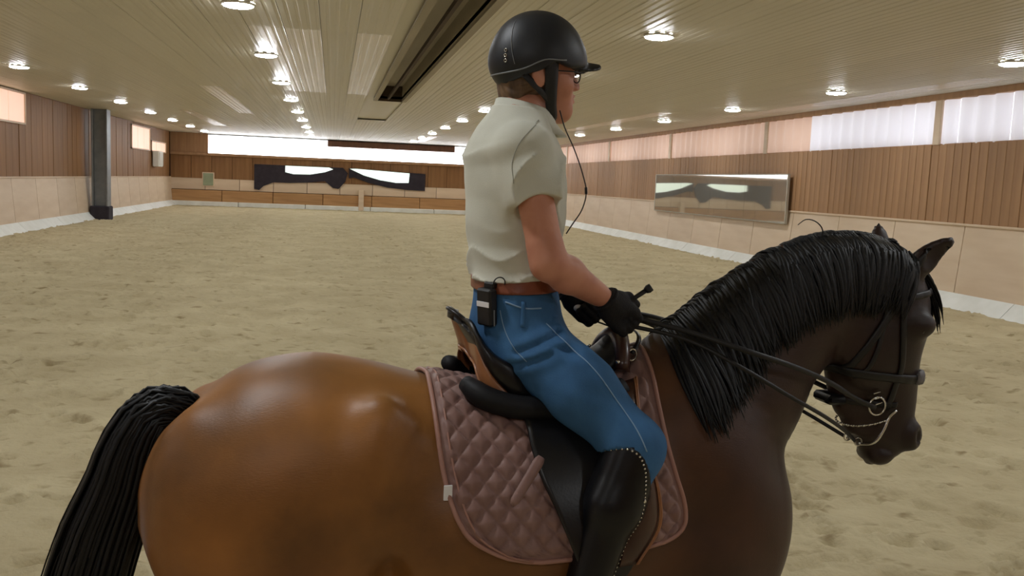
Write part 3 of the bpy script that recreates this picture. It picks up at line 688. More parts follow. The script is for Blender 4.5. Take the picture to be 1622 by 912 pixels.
HIP = [np.array((-.05, s*.095, 1.698)) for s in (-1, 1)]
KNE = [np.array((.166, s*.312, 1.488)) for s in (-1, 1)]
ANK = [np.array((.025, s*.345, 1.075)) for s in (-1, 1)]
def upper_arm(P, i, end=1.0):
    b = SHO[i]+(ELB[i]-SHO[i])*end; return cone(P, SHO[i], b, .052, .052+(.040-.052)*end, cap=end < 1)
def forearm(P, i):
    A, W = ELB[i], WRI[i]; m_ = A+(W-A)*.3
    return smin(cone(P, A, m_, .041, .043), cone(P, m_, W, .043, .026), .02)
def thigh(P, i):
    s = -1 if i == 0 else 1; H, K = HIP[i], KNE[i]; mid = H+(K-H)*.5+np.array((.0, s*.02, .012))
    return smin(cone(P, H, mid, .088, .076), cone(P, mid, K, .076, .054), .03)
def calf(P, i):
    K, A = KNE[i], ANK[i]; m_ = K+(A-K)*.33+np.array((-.010, 0, 0))
    d = smin(cone(P, K, m_, .053, .052), cone(P, m_, A, .052, .034), .03)
    toe = A+np.array((.15, (-.02 if i == 0 else .02), -.045))
    return smin(d, smin(cone(P, A+np.array((-.03, 0, -.05)), toe, .035, .03), cone(P, A, A+np.array((-.02, 0, -.05)), .036, .036), .02), .03)
def hand_frame(i):
    W = WRI[i]; El = ELB[i]; f = np.array((.74, .16 if i == 0 else -.16, -.66)); f /= np.linalg.norm(f)
    o = np.array((0, -1. if i == 0 else 1., 0)); o = o-f*np.dot(o, f); o /= np.linalg.norm(o)      # back of the hand faces outwards
    u = np.cross(f, o)*(1 if i == 1 else -1); u = u if u[2] > 0 else -u
    return W, f, o, u
def hand(P, i):
    W, f, o, u = hand_frame(i); q = lambda a, b, c: W+f*a+o*b+u*c
    d = chain(P, [(W, .026), (q(.035, .0, 0), .028)], .02)
    d = smin(d, smin(cone(P, q(.03, .0, -.022), q(.078, .004, -.026), .020, .017), cone(P, q(.03, 0, .02), q(.082, .004, .026), .022, .017), .02), .02)
    for k, (c, l) in enumerate(((.028, 1.0), (.009, 1.06), (-.010, 1.0), (-.028, .82))):     # four fingers curled round the reins
        d = smin(d, chain(P, [(q(.078, .006, c), .0115), (q(.078+.030*l, -.004, c*.95), .0108), (q(.078+.026*l, -.034*l, c*.92), .0100), (q(.058, -.040*l, c*.9), .0092)], .004), .0035)
    d = smin(d, chain(P, [(q(.022, -.004, .026), .015), (q(.05, -.014, .046), .0125), (q(.085, -.022, .050), .0105)], .008), .010)   # thumb on top
    return d
HY = math.radians(16); HC0 = np.array((-.026, 0, 2.383)); HR = rotm('Z', 9)@rotm('Y', -4)
def toh(P): return (P-HC0)@HR           # head frame: x towards the face
def headf(P):
    q = toh(P)
    d = ell(q, (-.012, 0, .035), (.098, .076, .092))
    d = smin(d, ell(q, (.035, 0, -.045), (.052, .056, .072)), .04)                  # face
    d = smin(d, ell(q, (.055, 0, -.100), (.026, .028, .020)), .03)                  # chin
    d = smin(d, chain(q, [((-.01, 0, -.085), .045), ((.05, 0, -.098), .024)], .02), .03)  # jaw
    qm = np.stack([q[:, 0], np.abs(q[:, 1]), q[:, 2]], -1)
    d = smax(d, -ell(qm, (.092, .032, -.008), (.014, .018, .011)), .012)            # eye sockets
    d = smin(d, ell(qm, (.072, .031, -.009), (.012, .012, .010)), .005)             # eyeballs under lids
    d = smin(d, ell(qm, (.075, .03, .012), (.012, .026, .008)), .012)               # brow
    d = smin(d, chain(q, [((.084, 0, .0), .009), ((.105, 0, -.036), .0100)], .01), .009)   # nose
    d = smin(d, ell(qm, (.094, .012, -.040), (.010, .008, .008)), .006)
    d = smin(d, ell(q, (.087, 0, -.061), (.012, .021, .0065)), .005); d = smin(d, ell(q, (.084, 0, -.075), (.012, .018, .007)), .005)  # lips
    d = smin(d, ell(qm, (.045, .048, -.035), (.024, .016, .022)), .02)              # cheek
    e = smax(ell(qm, (-.038, .080, -.014), (.019, .011, .033)), -ell(qm, (-.034, .094, -.010), (.010, .008, .018)), .006); d = smin(d, e, .008)  # ears
    return d
def neckf(P): return smin(cone(P, (-.07, 0, 2.22), (-.042, 0, 2.345), .051, .049), cone(P, (-.076, 0, 2.25), (-.06, 0, 2.35), .040, .042), .02)
def pelvis(P):
    Pm = np.stack([P[:, 0], np.abs(P[:, 1]), P[:, 2]], -1); return smin(torso(P), ell(Pm, (-.072, .072, 1.70), (.083, .08, .08)), .04)
def rider_sdf(P):
    d = smin(pelvis(P), neckf(P), .035)
    for i in (0, 1):
        d = smin(d, smin(upper_arm(P, i), ell(P, SHO[i]+np.array((-.005, 0, -.01)), (.06, .055, .065)), .03), .035)
        a = smin(forearm(P, i), cone(P, SHO[i]+(ELB[i]-SHO[i])*.85, ELB[i], .043, .041), .02); a = smin(a, hand(P, i), .012)
        d = smin(d, a, .012); d = smin(d, smin(thigh(P, i), calf(P, i), .04), .03)
    return smin(d, headf(P), .02)
def under(P):          # body drawn in a little where clothes cover it
    d = rider_sdf(P); z = P[:, 2]; t = torso(P)
    ins = np.clip((2.27-z)/.02, 0, 1)*np.clip((.06-t)/.03, 0, 1)
    low = np.clip((1.87-z)/.02, 0, 1)*np.clip((.18-np.minimum(np.minimum(thigh(P, 0), thigh(P, 1)), np.minimum(np.minimum(calf(P, 0), calf(P, 1)), t))*4), 0, 1)
    gl = np.minimum(hand(P, 0), hand(P, 1)); g = np.clip((.012-gl)/.01, 0, 1)*.0035
    return d+np.maximum(np.maximum(ins, low)*.005, g)
rider = lthing('person', (-.08, 0, 1.60), 'rider in pale polo shirt, jeans, black helmet and tall boots on the bay horse', 'person')
V, Q = sdf_mesh(under, (-.30, -.45, .93), (.35, .45, 2.50), .0075)
lpart('body', V, Q, m_skin, rider)
# shirt with pulled folds
def wr(P, k, seed):
    r = np.random.default_rng(seed); o = np.zeros(len(P))
    for _ in range(k):
        dv = r.normal(0, 1, 3); o += np.sin(P@dv*r.uniform(22, 50)+r.uniform(0, 6))
    return o/k
def shirt_sdf(P):
    x, y, z = P.T
    d = torso(P)
    for i in (0, 1):
        s = smin(upper_arm(P, i, .37)-.010, ell(P, SHO[i]+np.array((-.005, 0, -.01)), (.06, .055, .065)), .03); d = smin(d, s, .04)
    low = np.clip((2.0-z)/.12, 0, 1)
    fold = .012*(.6-np.abs(np.sin(46*z+10*x+3*np.sin(9*y+5*x)+1.2*np.sin(30*x)))**.7)*low+.014*(.6-np.abs(np.sin(34*(z*.55-x*.8)+2.5*np.sin(14*z)))**.7)*np.clip((z-1.98)/.08, 0, 1)*np.clip((2.2-z)/.06, 0, 1)
    pit = np.exp(-((z-2.10)/.07)**2)*np.clip(np.abs(y)/.16, 0, 1)
    d = d-.010-fold*(1+.6*pit)-.002*wr(P, 6, 4)-.010*np.clip((1.94-z)/.06, 0, 1)
    d = smax(d, 1.862+.01*np.clip((x+.08)/.1, -1, 1)-z, .004); return smax(d, z-2.290-.12*(-.09-x), .004)
V, Q = sdf_mesh(shirt_sdf, (-.27, -.34, 1.83), (.12, .34, 2.33), .0055); shirt = lpart('shirt', V, Q, m_shirt, rider)
# collar
CN = np.array([-.062, 0, 2.284]); lb = LB(); ring = []
n = 36; Vs = []; Fs = []
for k, (dz, ro, ri) in enumerate(((-.012, .072, .066), (.018, .068, .062), (.036, .066, .060))): pass
prof = [(.112, -.052), (.083, -.012), (.073, .022), (.0685, .024), (.068, .0), (.085, -.052)]
for i in range(n):
    a = 2*math.pi*i/n; fr = .5+.5*math.cos(a)
    for r_, dz in prof: Vs.append(CN+np.array((r_*1.0*math.cos(a), r_*1.06*math.sin(a), dz*(1-.2*fr)-.026*fr+.006)))
k = len(prof); Fs = [(i*k+j, ((i+1) % n)*k+j, ((i+1) % n)*k+(j+1) % k, i*k+(j+1) % k) for i in range(n) for j in range(k)]
lpart('collar', Vs, Fs, m_shirt, rider, sub=None)
# seams of the shirt: shoulder seam on the near side, sleeve hem
def on_surf(fn, pts, off=.001, side=-1):
    pts = np.asarray(pts, float); y = surf_y(pts[:, 0], pts[:, 1], fn, side); P = np.stack([pts[:, 0], y, pts[:, 1]], -1); G = sgrad(P, fn); return P+G*off, G
P, G = on_surf(shirt_sdf, spline([(-.055, 2.255), (-.10, 2.225), (-.13, 2.19), (-.142, 2.15), (-.14, 2.10)], 18), .0005)
lb = LB(); lb.tube(P, .0011, n=5); lb.put('shoulder_seam', M('seam_thread', 'a3a398', rough=.8), rider, sub=shirt)
# jeans
BTOP = spline(np.array([(.0, 1.38), (.05, 1.44), (.075, 1.482), (.10, 1.508), (.125, 1.514), (.15, 1.502), (.168, 1.472), (.182, 1.43), (.194, 1.38), (.21, 1.33), (.24, 1.29)]), 60)
def jeans_sdf(P):
    x, y, z = P.T; d = pelvis(P)
    for i in (0, 1):
        d = smin(d, smin(thigh(P, i), cone(P, KNE[i], ANK[i], .058, .04), .04), .03)
    d = d-.009-.0022*wr(P, 6, 9)-.003*np.sin(55*(x*.8+z*.7)+4*np.sin(20*z))*np.clip((z-1.60)/.05, 0, 1)*np.clip((1.76-z)/.05, 0, 1)
    for (x0, z0, x1, z1, dp) in ((-.10, 1.695, .0, 1.745, .007), (-.11, 1.66, -.03, 1.70, .005), (-.02, 1.715, .03, 1.70, .005)):
        bx_, bz_ = x1-x0, z1-z0; tt = np.clip(((x-x0)*bx_+(z-z0)*bz_)/(bx_**2+bz_**2), 0, 1); dd = np.hypot(x-x0-tt*bx_, z-z0-tt*bz_)
        d = d+dp*np.exp(-(dd/.007)**2)-dp*.8*np.exp(-((dd-.018)/.012)**2)
    d = smax(d, z-1.842-.05*(x+.07), .004); return smax(d, np.interp(x, BTOP[:, 0], BTOP[:, 1])-.012-z, .004)
V, Q = sdf_mesh(jeans_sdf, (-.25, -.43, 1.33), (.33, .43, 1.88), .0065); jeans = lpart('jeans', V, Q, m_denim, rider)
P, G = on_surf(jeans_sdf, spline([(-.03, 1.765), (0.005, 1.73), (.055, 1.68), (.10, 1.62), (.145, 1.55), (.165, 1.50)], 30), .0008)
lb = LB(); lb.tube(P, .0017, n=5, flat=(G, .6)); lb.put('side_seam', m_seam, rider, sub=jeans)
P, G = on_surf(jeans_sdf, spline([(-.135, 1.79), (-.125, 1.74), (-.105, 1.70), (-.08, 1.675)], 16), .0008)
lb = LB(); lb.tube(P, .0014, n=5, flat=(G, .6)); lb.put('pocket_seam', m_seam, rider, sub=jeans)
P, G = on_surf(jeans_sdf, spline([(-.125, 1.812), (-.085, 1.80), (-.04, 1.80)], 14), .0012)
lb = LB(); lb.tube(P, .0022, n=5, flat=(G, .6)); lb.put('waistband_seam', m_seam, rider, sub=jeans)
P, G = on_surf(jeans_sdf, spline([(-.085, 1.815), (-.086, 1.785), (-.088, 1.755)], 8), .002)
lb = LB(); lb.tube(P, .006, n=6, flat=(G, .35)); lb.put('belt_loop', m_denim, rider, sub=jeans)
# belt
def belt_sdf(P):
    z = P[:, 2]; t = z-.05*(P[:, 0]+.07); return smax(smax(torso(P)-.0165, t-1.868, .003), 1.832-t, .003)
V, Q = sdf_mesh(belt_sdf, (-.22, -.21, 1.80), (.08, .21, 1.90), .005); belt = lpart('belt', V, Q, m_belt, rider)
# boots
def boot_sdf(P, i):
    x, y, z = P.T; K, A = KNE[i], ANK[i]; d = smin(calf(P, i), cone(P, K+(A-K)*.0, K+(A-K)*.3, .058, .052), .03)-.012
    ax = (K-A)/np.linalg.norm(K-A); t = (P-A)@ax; L = np.linalg.norm(K-A); u = (x-K[0])
    d = smax(d, z-np.interp(x, BTOP[:, 0], BTOP[:, 1]), .004)
    sole = np.maximum(np.maximum(ell(P, A+np.array((.055, 0, -.085)), (.15, .05, .03)), P[:, 2]-A[2]+.07), -(P[:, 2]-A[2]+.10))
    return smin(d, sole, .005)
for i in (0, 1):
    V, Q = sdf_mesh(lambda P: boot_sdf(P, i), (-.10, -.45 if i == 0 else .25, .93), (.33, -.25 if i == 0 else .45, 1.56), .0065)
    boot = lpart('boot', V, Q, m_boot, rider)
    if i == 0:      # row of studs along the top line and down the front
        st = spline([(.058, 1.445), (.076, 1.474), (.10, 1.497), (.125, 1.503), (.146, 1.492), (.160, 1.465), (.168, 1.41), (.168, 1.36), (.156, 1.315), (.14, 1.28), (.125, 1.245), (.112, 1.21), (.10, 1.17)], 46)
        P, G = on_surf(lambda q: boot_sdf(q, 0), st, .001); lb = LB()
        for k, (p, g) in enumerate(zip(P, G)):
            if p[1] == 0 or abs(p[1]) < .2: continue
            r = .0052 if k == 23 else .0026; Vs = []; nn = 6
            a = np.cross(g, (0, 0, 1)); a /= np.linalg.norm(a); b = np.cross(g, a)
            Vs = [p+r*(a*math.cos(2*math.pi*j/nn)+b*math.sin(2*math.pi*j/nn)) for j in range(nn)]+[p+g*r*.8]
            lb.add(Vs, [(j, (j+1) % nn, nn) for j in range(nn)])
        o = lb.put('studs', m_chrome, rider, sub=boot); o['kind'] = 'stuff'
        # spur strap and spur
        lb = LB(); A = ANK[0]; th = np.linspace(-.6, math.pi+.6, 16); lb.tube([A+np.array((-.012-.058*math.sin(t), -.052*math.cos(t), -.03)) for t in th], .006, n=6)
        lb.tube([A+np.array((-.07, 0, -.03)), A+np.array((-.105, 0, -.038))], .005, n=6); lb.put('spur', m_chrome, rider, sub=boot)
# gloves
for i in (0, 1):
    W, f, o_, u = hand_frame(i)
    def glove(P):
        d = smin(hand(P, i), cone(P, W-f*.008, W+f*.02, .030, .029), .012)-.0015; return smax(d, -((P-W)@f)-.012, .004)
    V, Q = sdf_mesh(glove, W-np.array((.06, .09, .15)), W+np.array((.16, .09, .09)), .0035); g = lpart('glove', V, Q, m_glove, rider)
    lb = LB(); ring = [W-f*.002+.0325*(o_*math.cos(t)+u*math.sin(t)) for t in np.linspace(0, 2*math.pi, 20, endpoint=False)]; lb.tube(ring, .0055, n=6, closed=True); lb.put('cuff', m_glove, rider, sub=g)
    if i == 1:
        c = W+f*.045+u*-.02-np.array((0, .03, 0)); lb = LB(); mb = ell
        V, Q = sdf_mesh(lambda P: ell(P, c, (.014, .006, .010)), c-.02, c+.02, .003); lpart('glove_badge', V, Q, m_whitep, rider, sub=g)
# hair under the helmet
def hair_sdf(P):
    q = toh(P); d = ell(q, (-.022, 0, .015), (.096, .083, .098)); d = smin(d, ell(q, (-.075, 0, -.05), (.032, .055, .04)), .02)
    d = smax(d, q[:, 0]+.002-.3*(q[:, 2]+.02), .01); qa = np.abs(q[:, 1])
    d = smax(d, -ell(np.stack([q[:, 0], qa, q[:, 2]], -1), (-.034, .092, -.03), (.020, .03, .036)), .008)
    d = smax(d, -.078+.25*(q[:, 0]+.06)-q[:, 2], .006)
    return d-.0018*np.sin(q[:, 1]*260+q[:, 0]*160+3*np.sin(q[:, 2]*70))
V, Q = sdf_mesh(hair_sdf, HC0-.15, HC0+.15, .005); lpart('hair', V, Q, m_hairb, rider)
# helmet
def helm_outer(q): return smin(ell(q, (-.004, 0, .040), (.122, .101, .112)), ell(q, (-.004, 0, .02), (.124, .099, .08)), .03)
def helm_rim(q): return .012-.17*(q[:, 0]-.06)*-1+.02*np.exp(-((q[:, 0]+.005)/.035)**2)
def helmet_sdf(P):
    q = toh(P); out = helm_outer(q); inn = ell(q, (-.004, 0, .036), (.108, .088, .098))
    rim = q[:, 2]-(-.006+.12*(q[:, 0]+.03)+.018*np.exp(-((q[:, 0]-.0)/.03)**2)-.022*np.clip((-q[:, 0]-.06)/.06, 0, 1))
    d = smax(smax(out, -inn, .004), -rim, .004)
    pk = np.maximum(ell(q, (.085, 0, .020), (.082, .082, .030), rotm('Y', 7)), np.abs(q[:, 2]-.026+.12*(q[:, 0]-.1)+.55*q[:, 1]**2/.08)-.0045)
    pk = smax(pk, -inn, .003)
    return smin(d, pk, .010)
V, Q = sdf_mesh(helmet_sdf, HC0-.17, HC0+.19, .0042); helmet = lpart('helmet', V, Q, m_helm, rider)
def hpt(q): return HC0+HR@np.asarray(q, float)
def on_helm(az, zz):
    """point on the helmet at azimuth az (0 = front, negative y = near side) and head-frame height zz"""
    dirv = np.array((math.cos(az), -math.sin(az), 0)); lo_, hi_ = 0, .2
    for _ in range(30):
        mid = (lo_+hi_)/2; p = np.array((-.012, 0, zz))+dirv*mid
        if helm_outer(p[None])[0] < 0: lo_ = mid
        else: hi_ = mid
    return np.array((-.012, 0, zz))+dirv*(lo_+.0008)
az = np.linspace(math.radians(70), math.radians(290), 44)
lb = LB(); lb.tube([hpt(on_helm(a, .012+.020*math.cos(a)+.012*math.exp(-((a-1.75)/.35)**2))) for a in az], .0019, n=5); lb.put('piping', m_steel, rider, sub=helmet)
lb = LB(); lb.tube([hpt(on_helm(math.radians(140)+.02*k, .012+.011*k)) for k in range(11)], .0009, n=5); lb.put('shell_seam', m_steel, rider, sub=helmet)
for k in range(3):
    p = hpt(on_helm(math.radians(152), .022+.0125*k)); c = hpt((-.012, 0, .03)); g = (p-c)/np.linalg.norm(p-c); a = np.cross(g, (0, 0, 1)); a /= np.linalg.norm(a); b = np.cross(a, g)
    lb = LB(); lb.tube([p+.0038*(a*math.cos(t)+b*math.sin(t)) for t in np.linspace(0, 2*math.pi, 12, endpoint=False)], .0011, n=5, closed=True); lb.put('vent_eyelet', m_chrome, rider, sub=helmet)
# harness strap on both sides
for s in (-1, 1):
    P = np.array([hpt((x, s*y, z)) for x, y, z in spline([(-.008, .094, .03), (-.008, .090, -.01), (-.006, .080, -.05), (.0, .066, -.085), (.012, .045, -.118), (.018, .0, -.132)], 20)])
    G = np.array([HR@np.array((.0, s*1.0, -max(0, (k-12)/6))) for k in range(20)])
    lb = LB(); lb.tube(P, np.interp(np.linspace(0, 1, 20), [0, .5, 1], [.020, .017, .012]), n=8, flat=(G, .22)); lb.put('chin_strap', m_blk, rider, sub=helmet)
    P = np.array([hpt((x, s*y, z)) for x, y, z in spline([(-.075, .076, -.012), (-.055, .084, -.035), (-.028, .080, -.058), (-.002, .068, -.08)], 12)])
    lb = LB(); lb.tube(P, .009, n=8, flat=(np.array([HR@np.array((0, s*1., 0))]*12), .25)); lb.put('neck_strap', m_blk, rider, sub=helmet)
# glasses
m_lens = bpy.data.materials.new('spectacle_lens'); m_lens.use_nodes = True; _t = m_lens.node_tree
_a = _t.nodes.new('ShaderNodeBsdfTransparent'); _g = _t.nodes.new('ShaderNodeBsdfGlossy'); _g.inputs['Roughness'].default_value = .05; _x = _t.nodes.new('ShaderNodeMixShader'); _x.inputs[0].default_value = .18
_t.links.new(_a.outputs[0], _x.inputs[1]); _t.links.new(_g.outputs[0], _x.inputs[2]); _t.links.new(_x.outputs[0], _t.nodes['Material Output'].inputs[0])
gl = None
lb = LB()
for s in (-1, 1):
    c = np.array((.091, s*.033, -.012)); lb.tube([hpt(c+np.array((-.010*(math.cos(t)*.5*s*0+abs(math.cos(t))*.3), .022*math.cos(t), .016*math.sin(t)))) for t in np.linspace(0, 2*math.pi, 22, endpoint=False)], .0016, n=5, closed=True)
    lb.tube([hpt((.096, s*.058, -.006)), hpt((.06, s*.074, -.004)), hpt((-.01, s*.080, -.002))], .0017, n=5)
lb.tube([hpt((.100, -.009, -.008)), hpt((.104, 0, -.006)), hpt((.100, .009, -.008))], .0016, n=5)
gl = lb.put('glasses', m_blk, rider)
for s in (-1, 1):
    c = np.array((.0895, s*.033, -.012)); Vs = [hpt(c+np.array((0, .0215*math.cos(t), .0155*math.sin(t)))) for t in np.linspace(0, 2*math.pi, 20, endpoint=False)]
    Vs += [v+HR@np.array((.001, 0, 0)) for v in Vs]; Fs = [tuple(range(20)), tuple(range(39, 19, -1))]+[(j, (j+1) % 20, 20+(j+1) % 20, 20+j) for j in range(20)]
    lpart('lens', Vs, Fs, m_lens, rider, smooth=False, sub=gl)
# radio pack on the belt with its cable
RP = np.array((-.155, -.112, 1.797)); radio = lthing('radio_pack', tuple(RP), 'black radio pack with white stripe clipped to the rider\'s belt', 'radio')
Rz = rotm('Z', 30)@rotm('Y', -4)
def obox(cx, hx, hy, hz, bev): 
    b = MB(); b.box(-hx, hx, -hy, hy, -hz, hz, bev); return [RP+Rz@(np.array(v)+np.array(cx)) for v in b.V], b.F
lpart('case', *obox((-.012, 0, 0), .013, .026, .046, .005), m_blk, radio, smooth=False)
lpart('white_stripe', *obox((-.0255, 0, .008), .001, .022, .0065, .0004), m_whitep, radio, smooth=False)
lpart('side_stripe', *obox((-.012, -.0265, -.025), .002, .0008, .02, .0003), m_steel, radio, smooth=False)
lpart('belt_clip', *obox((.005, 0, .052), .012, .018, .008, .003), m_blk, radio, smooth=False)
lb = LB(); cc = RP+np.array((.012, -.035, .062)); lb.tube([cc+np.array((.014*math.cos(t), -.004*math.sin(t), .014*math.sin(t))) for t in np.linspace(-.3, math.pi+.3, 18)], .0016, n=5); lb.put('cable_loop', m_blk, radio)
lb = LB(); P = spline([(.012, -.07, 2.285), (.018, -.095, 2.245), (.045, -.10, 2.19), (.070, -.10, 2.13), (.082, -.10, 2.085), (.072, -.10, 2.04), (.05, -.10, 2.005), (.035, -.098, 1.98)], 40); lb.tube(P, .0017, n=5)
lb.tube([P[24], P[24]+(P[26]-P[24])*.5, P[26]], .0036, n=6); lb.put('cable', m_blk, radio)

# ------------------------------------------------------------------ saddle pad
m_pad = M('mauve_quilt', '8f7068', '806058', scale=12, rough=.55, spec=.35, sheen=.15, bump=.15, bscale=200, bdist=.002)
m_pipe = M('pad_piping', 'a3786a', rough=.5)
m_leath = M('black_leather', '0d0c0e', '141214', scale=12, rough=.36, spec=.45, bump=.15, bscale=150, bdist=.002)
m_leath2 = M('panel_leather', '0a0a0d', '101014', scale=12, rough=.6, spec=.3)
m_tan = M('tan_leather', 'a06a42', '8c5a37', scale=9, rough=.38, spec=.5, coat=.2)
m_brl = M('brown_leather', '4a2c20', '3a2219', scale=9, rough=.35, spec=.5, coat=.2)
m_strap = M('bridle_leather', '060505', '0b0808', scale=14, rough=.5)
m_pads = M('grey_padding', '6d6a6c', rough=.5)
ZA = 1.22
TX = np.linspace(-.36, .38, 60); TA = np.radians(np.linspace(-185, 185, 261))
def _table():
    x, a = [q.ravel() for q in np.meshgrid(TX, TA, indexing='ij')]; lo_ = np.zeros_like(x); hi_ = np.full_like(x, .62)
    dv = np.stack([0*x, -np.sin(a), np.cos(a)], -1); base = np.stack([x, 0*x, np.full_like(x, ZA)], -1)
    for _ in range(13):
        mid = (lo_+hi_)/2; ins = trunk_only(base+dv*mid[:, None]) < 0; lo_ = np.where(ins, mid, lo_); hi_ = np.where(ins, hi_, mid)
    return lo_.reshape(len(TX), len(TA))
def trunk_only(P):
    return horse_sdf(P)
TR = _table()
def body_r(x, a):
    """radius of the trunk surface about the axis y=0, z=ZA at angle a from the top (positive = near side)"""
    x = np.asarray(x, float).ravel(); a = np.asarray(a, float).ravel()
    i = np.clip((x-TX[0])/(TX[1]-TX[0]), 0, len(TX)-1.001); j = np.clip((a-TA[0])/(TA[1]-TA[0]), 0, len(TA)-1.001); i0 = i.astype(int); j0 = j.astype(int); u = i-i0; v = j-j0
    return (TR[i0, j0]*(1-u)+TR[i0+1, j0]*u)*(1-v)+(TR[i0, j0+1]*(1-u)+TR[i0+1, j0+1]*u)*v
def polar(x, a, off):
    x = np.asarray(x, float); a = np.asarray(a, float); r = body_r(x, a).reshape(x.shape)+off
    return np.stack([x, -r*np.sin(a), ZA+r*np.cos(a)], -1)
def thick_patch(top, bot):
    """closed sheet from two (n,m,3) grids"""
    n, m_, _ = top.shape; V = np.concatenate([top.reshape(-1, 3), bot.reshape(-1, 3)]); I = np.arange(n*m_).reshape(n, m_); J = I+n*m_
    Q = [np.stack([I[:-1, :-1], I[:-1, 1:], I[1:, 1:], I[1:, :-1]], -1).reshape(-1, 4), np.stack([J[:-1, :-1], J[1:, :-1], J[1:, 1:], J[:-1, 1:]], -1).reshape(-1, 4)]
    for A, B in ((I[0], J[0]), (I[-1][::-1], J[-1][::-1]), (I[:, 0][::-1], J[:, 0][::-1]), (I[:, -1], J[:, -1])):
        Q.append(np.stack([A[:-1], B[:-1], B[1:], A[1:]], -1))
    return V, np.concatenate(Q)
D2R = math.pi/180
pad = lthing('saddle_pad', (0, 0, 1.3), 'mauve brown diamond-quilted saddle pad on the horse\'s back', 'saddle pad')
# outline over angle: rear edge, front edge (x as function of angle)
AA = np.array([0, 15, 30, 44, 56, 66, 73, 78.5, 83, 86.5, 88.5])*D2R
XREAR = np.array([-.29, -.297, -.298, -.293, -.281, -.266, -.249, -.226, -.185, -.135, -.065])
XFRNT = np.array([.285, .28, .275, .285, .305, .325, .332, .33, .315, .28, .21])
na, nx_ = 230, 150
aa = np.linspace(-AA[-1], AA[-1], na); S1 = spline(np.stack([AA, XREAR, XFRNT], -1), 300)
xr_ = np.interp(np.abs(aa), S1[:, 0], S1[:, 1]); xf_ = np.interp(np.abs(aa), S1[:, 0], S1[:, 2]); u = np.linspace(0, 1, nx_)
GX = xr_[:, None]+(xf_-xr_)[:, None]*u[None]; GA = np.repeat(aa[:, None], nx_, 1)
base = polar(GX, GA, 0.0)
s_arc = np.abs(GA)*.36        # arc length down the side
p_, q_ = (GX*.94+s_arc*.80)/.052, (GX*.94-s_arc*.80)/.052
quilt = np.minimum(np.abs(np.sin(math.pi*p_)), np.abs(np.sin(math.pi*q_)))**.55
edge = np.minimum(np.minimum(u[None]*(xf_-xr_)[:, None], (1-u[None])*(xf_-xr_)[:, None]), (AA[-1]-np.abs(GA))*.36)
hgt = .010+(.013*quilt)*np.clip((edge-.012)/.012, 0, 1)
top = polar(GX, GA, hgt); bot = polar(GX, GA, .002)
V, Q = thick_patch(top, bot); lpart('quilted_cloth', V, Q, m_pad, pad)
loop = np.concatenate([top[:, 0], top[-1, 1:], top[::-1, -1][1:], top[0, ::-1][1:-1]])
lb = LB(); lb.tube(loop[::2], .0062, n=7, closed=True); lb.put('piping', m_pipe, pad)
loop2 = polar(GX[:, 6], GA[:, 6], .0165); lb = LB(); lb.tube(loop2[::2], .0028, n=5); lb.put('stitched_trim', m_pipe, pad)
# small white maker tag on the rear edge
c = polar(np.array([-.276]), np.array([60*D2R]), np.array([.016]))[0]
mb = MB(); mb.box(-.012, .008, -.002, .002, -.018, .018, .0008); lpart('cloth_tag', [np.array(v)+c for v in mb.V], mb.F, m_whitep, pad, smooth=False)
# girth strap keeper on the near side, slanting
P = polar(np.linspace(-.135, -.055, 14), np.linspace(66, 49, 14)*D2R, np.full(14, .036)); G = sgrad(P); lb = LB(); lb.tube(P, np.interp(np.linspace(0, 1, 14), [0, .08, .9, 1], [.006, .012, .014, .010]), n=8, flat=(G, .4)); lb.put('strap_keeper', m_pad, pad)

# ------------------------------------------------------------------ saddle
saddle = lthing('dressage_saddle', (0, 0, 1.6), 'black dressage saddle with tan cantle backing under the rider', 'saddle')
SEAT = [(-.242, 1.775, .055), (-.228, 1.770, .10), (-.21, 1.738, .135), (-.175, 1.68, .160), (-.125, 1.635, .17), (-.06, 1.612, .16), (.03, 1.614, .125), (.11, 1.64, .10), (.17, 1.678, .085), (.215, 1.712, .075), (.24, 1.70, .065)]
SS = spline(np.array(SEAT), 46); nw = 31; v = np.linspace(-1, 1, nw)
LIFT = np.array([(-.242, -.02), (-.21, -.012), (-.17, .018), (-.12, .030), (-.06, .005), (.0, -.03), (.08, -.05), (.24, -.05)])
def seat_grid(off):
    out = []
    for x, z, w in SS:
        t = np.clip((x+.242)/.08, 0, 1); lf = np.interp(x, LIFT[:, 0], LIFT[:, 1])
        out.append(np.stack([x+.03*(v*v)*(1-t), w*v, z+lf*np.abs(v)**2.6-off], -1))
    return np.array(out)
T_, B_ = seat_grid(0), seat_grid(.022)
V, Q = thick_patch(T_, B_); lpart('seat', V, Q, m_leath, saddle)
lb = LB(); lb.tube(np.concatenate([T_[:16, 0][::-1], T_[0, 1:-1], T_[:16, -1]]), .005, n=6); lb.put('cantle_piping', m_leath, saddle)
# black skirt below the rim, then the tan backing wrapping round the rear down to the panel
NR = 27; rim = np.concatenate([T_[:NR, 0][::-1], T_[0, 1:-1], T_[:NR, -1]]); n = len(rim)
prog = np.clip((rim[:, 0]+.235)/.12, 0, 1); sk = .012+.055*prog            # skirt height grows forwards
def wall(d0, d1, push, k0=6):
    rows = []
    for k in range(k0):
        t = k/(k0-1); R = rim.copy(); dz = d0+(d1-d0)*t; R[:, 0] += .35*dz*(1-prog)*np.clip(1.2-np.abs(R[:, 1])/.16, 0, 1); R[:, 1] = R[:, 1]*(1+push+.04*math.sin(math.pi*t)); R[:, 2] -= dz; rows.append(R)
    return np.array(rows)
rows = wall(-.004*np.ones(n), sk, .035); inner = rows.copy(); inner[:, :, 1] *= .94; inner[:, :, 0] += .008
V, Q = thick_patch(rows, inner); lpart('skirt', V, Q, m_leath, saddle)
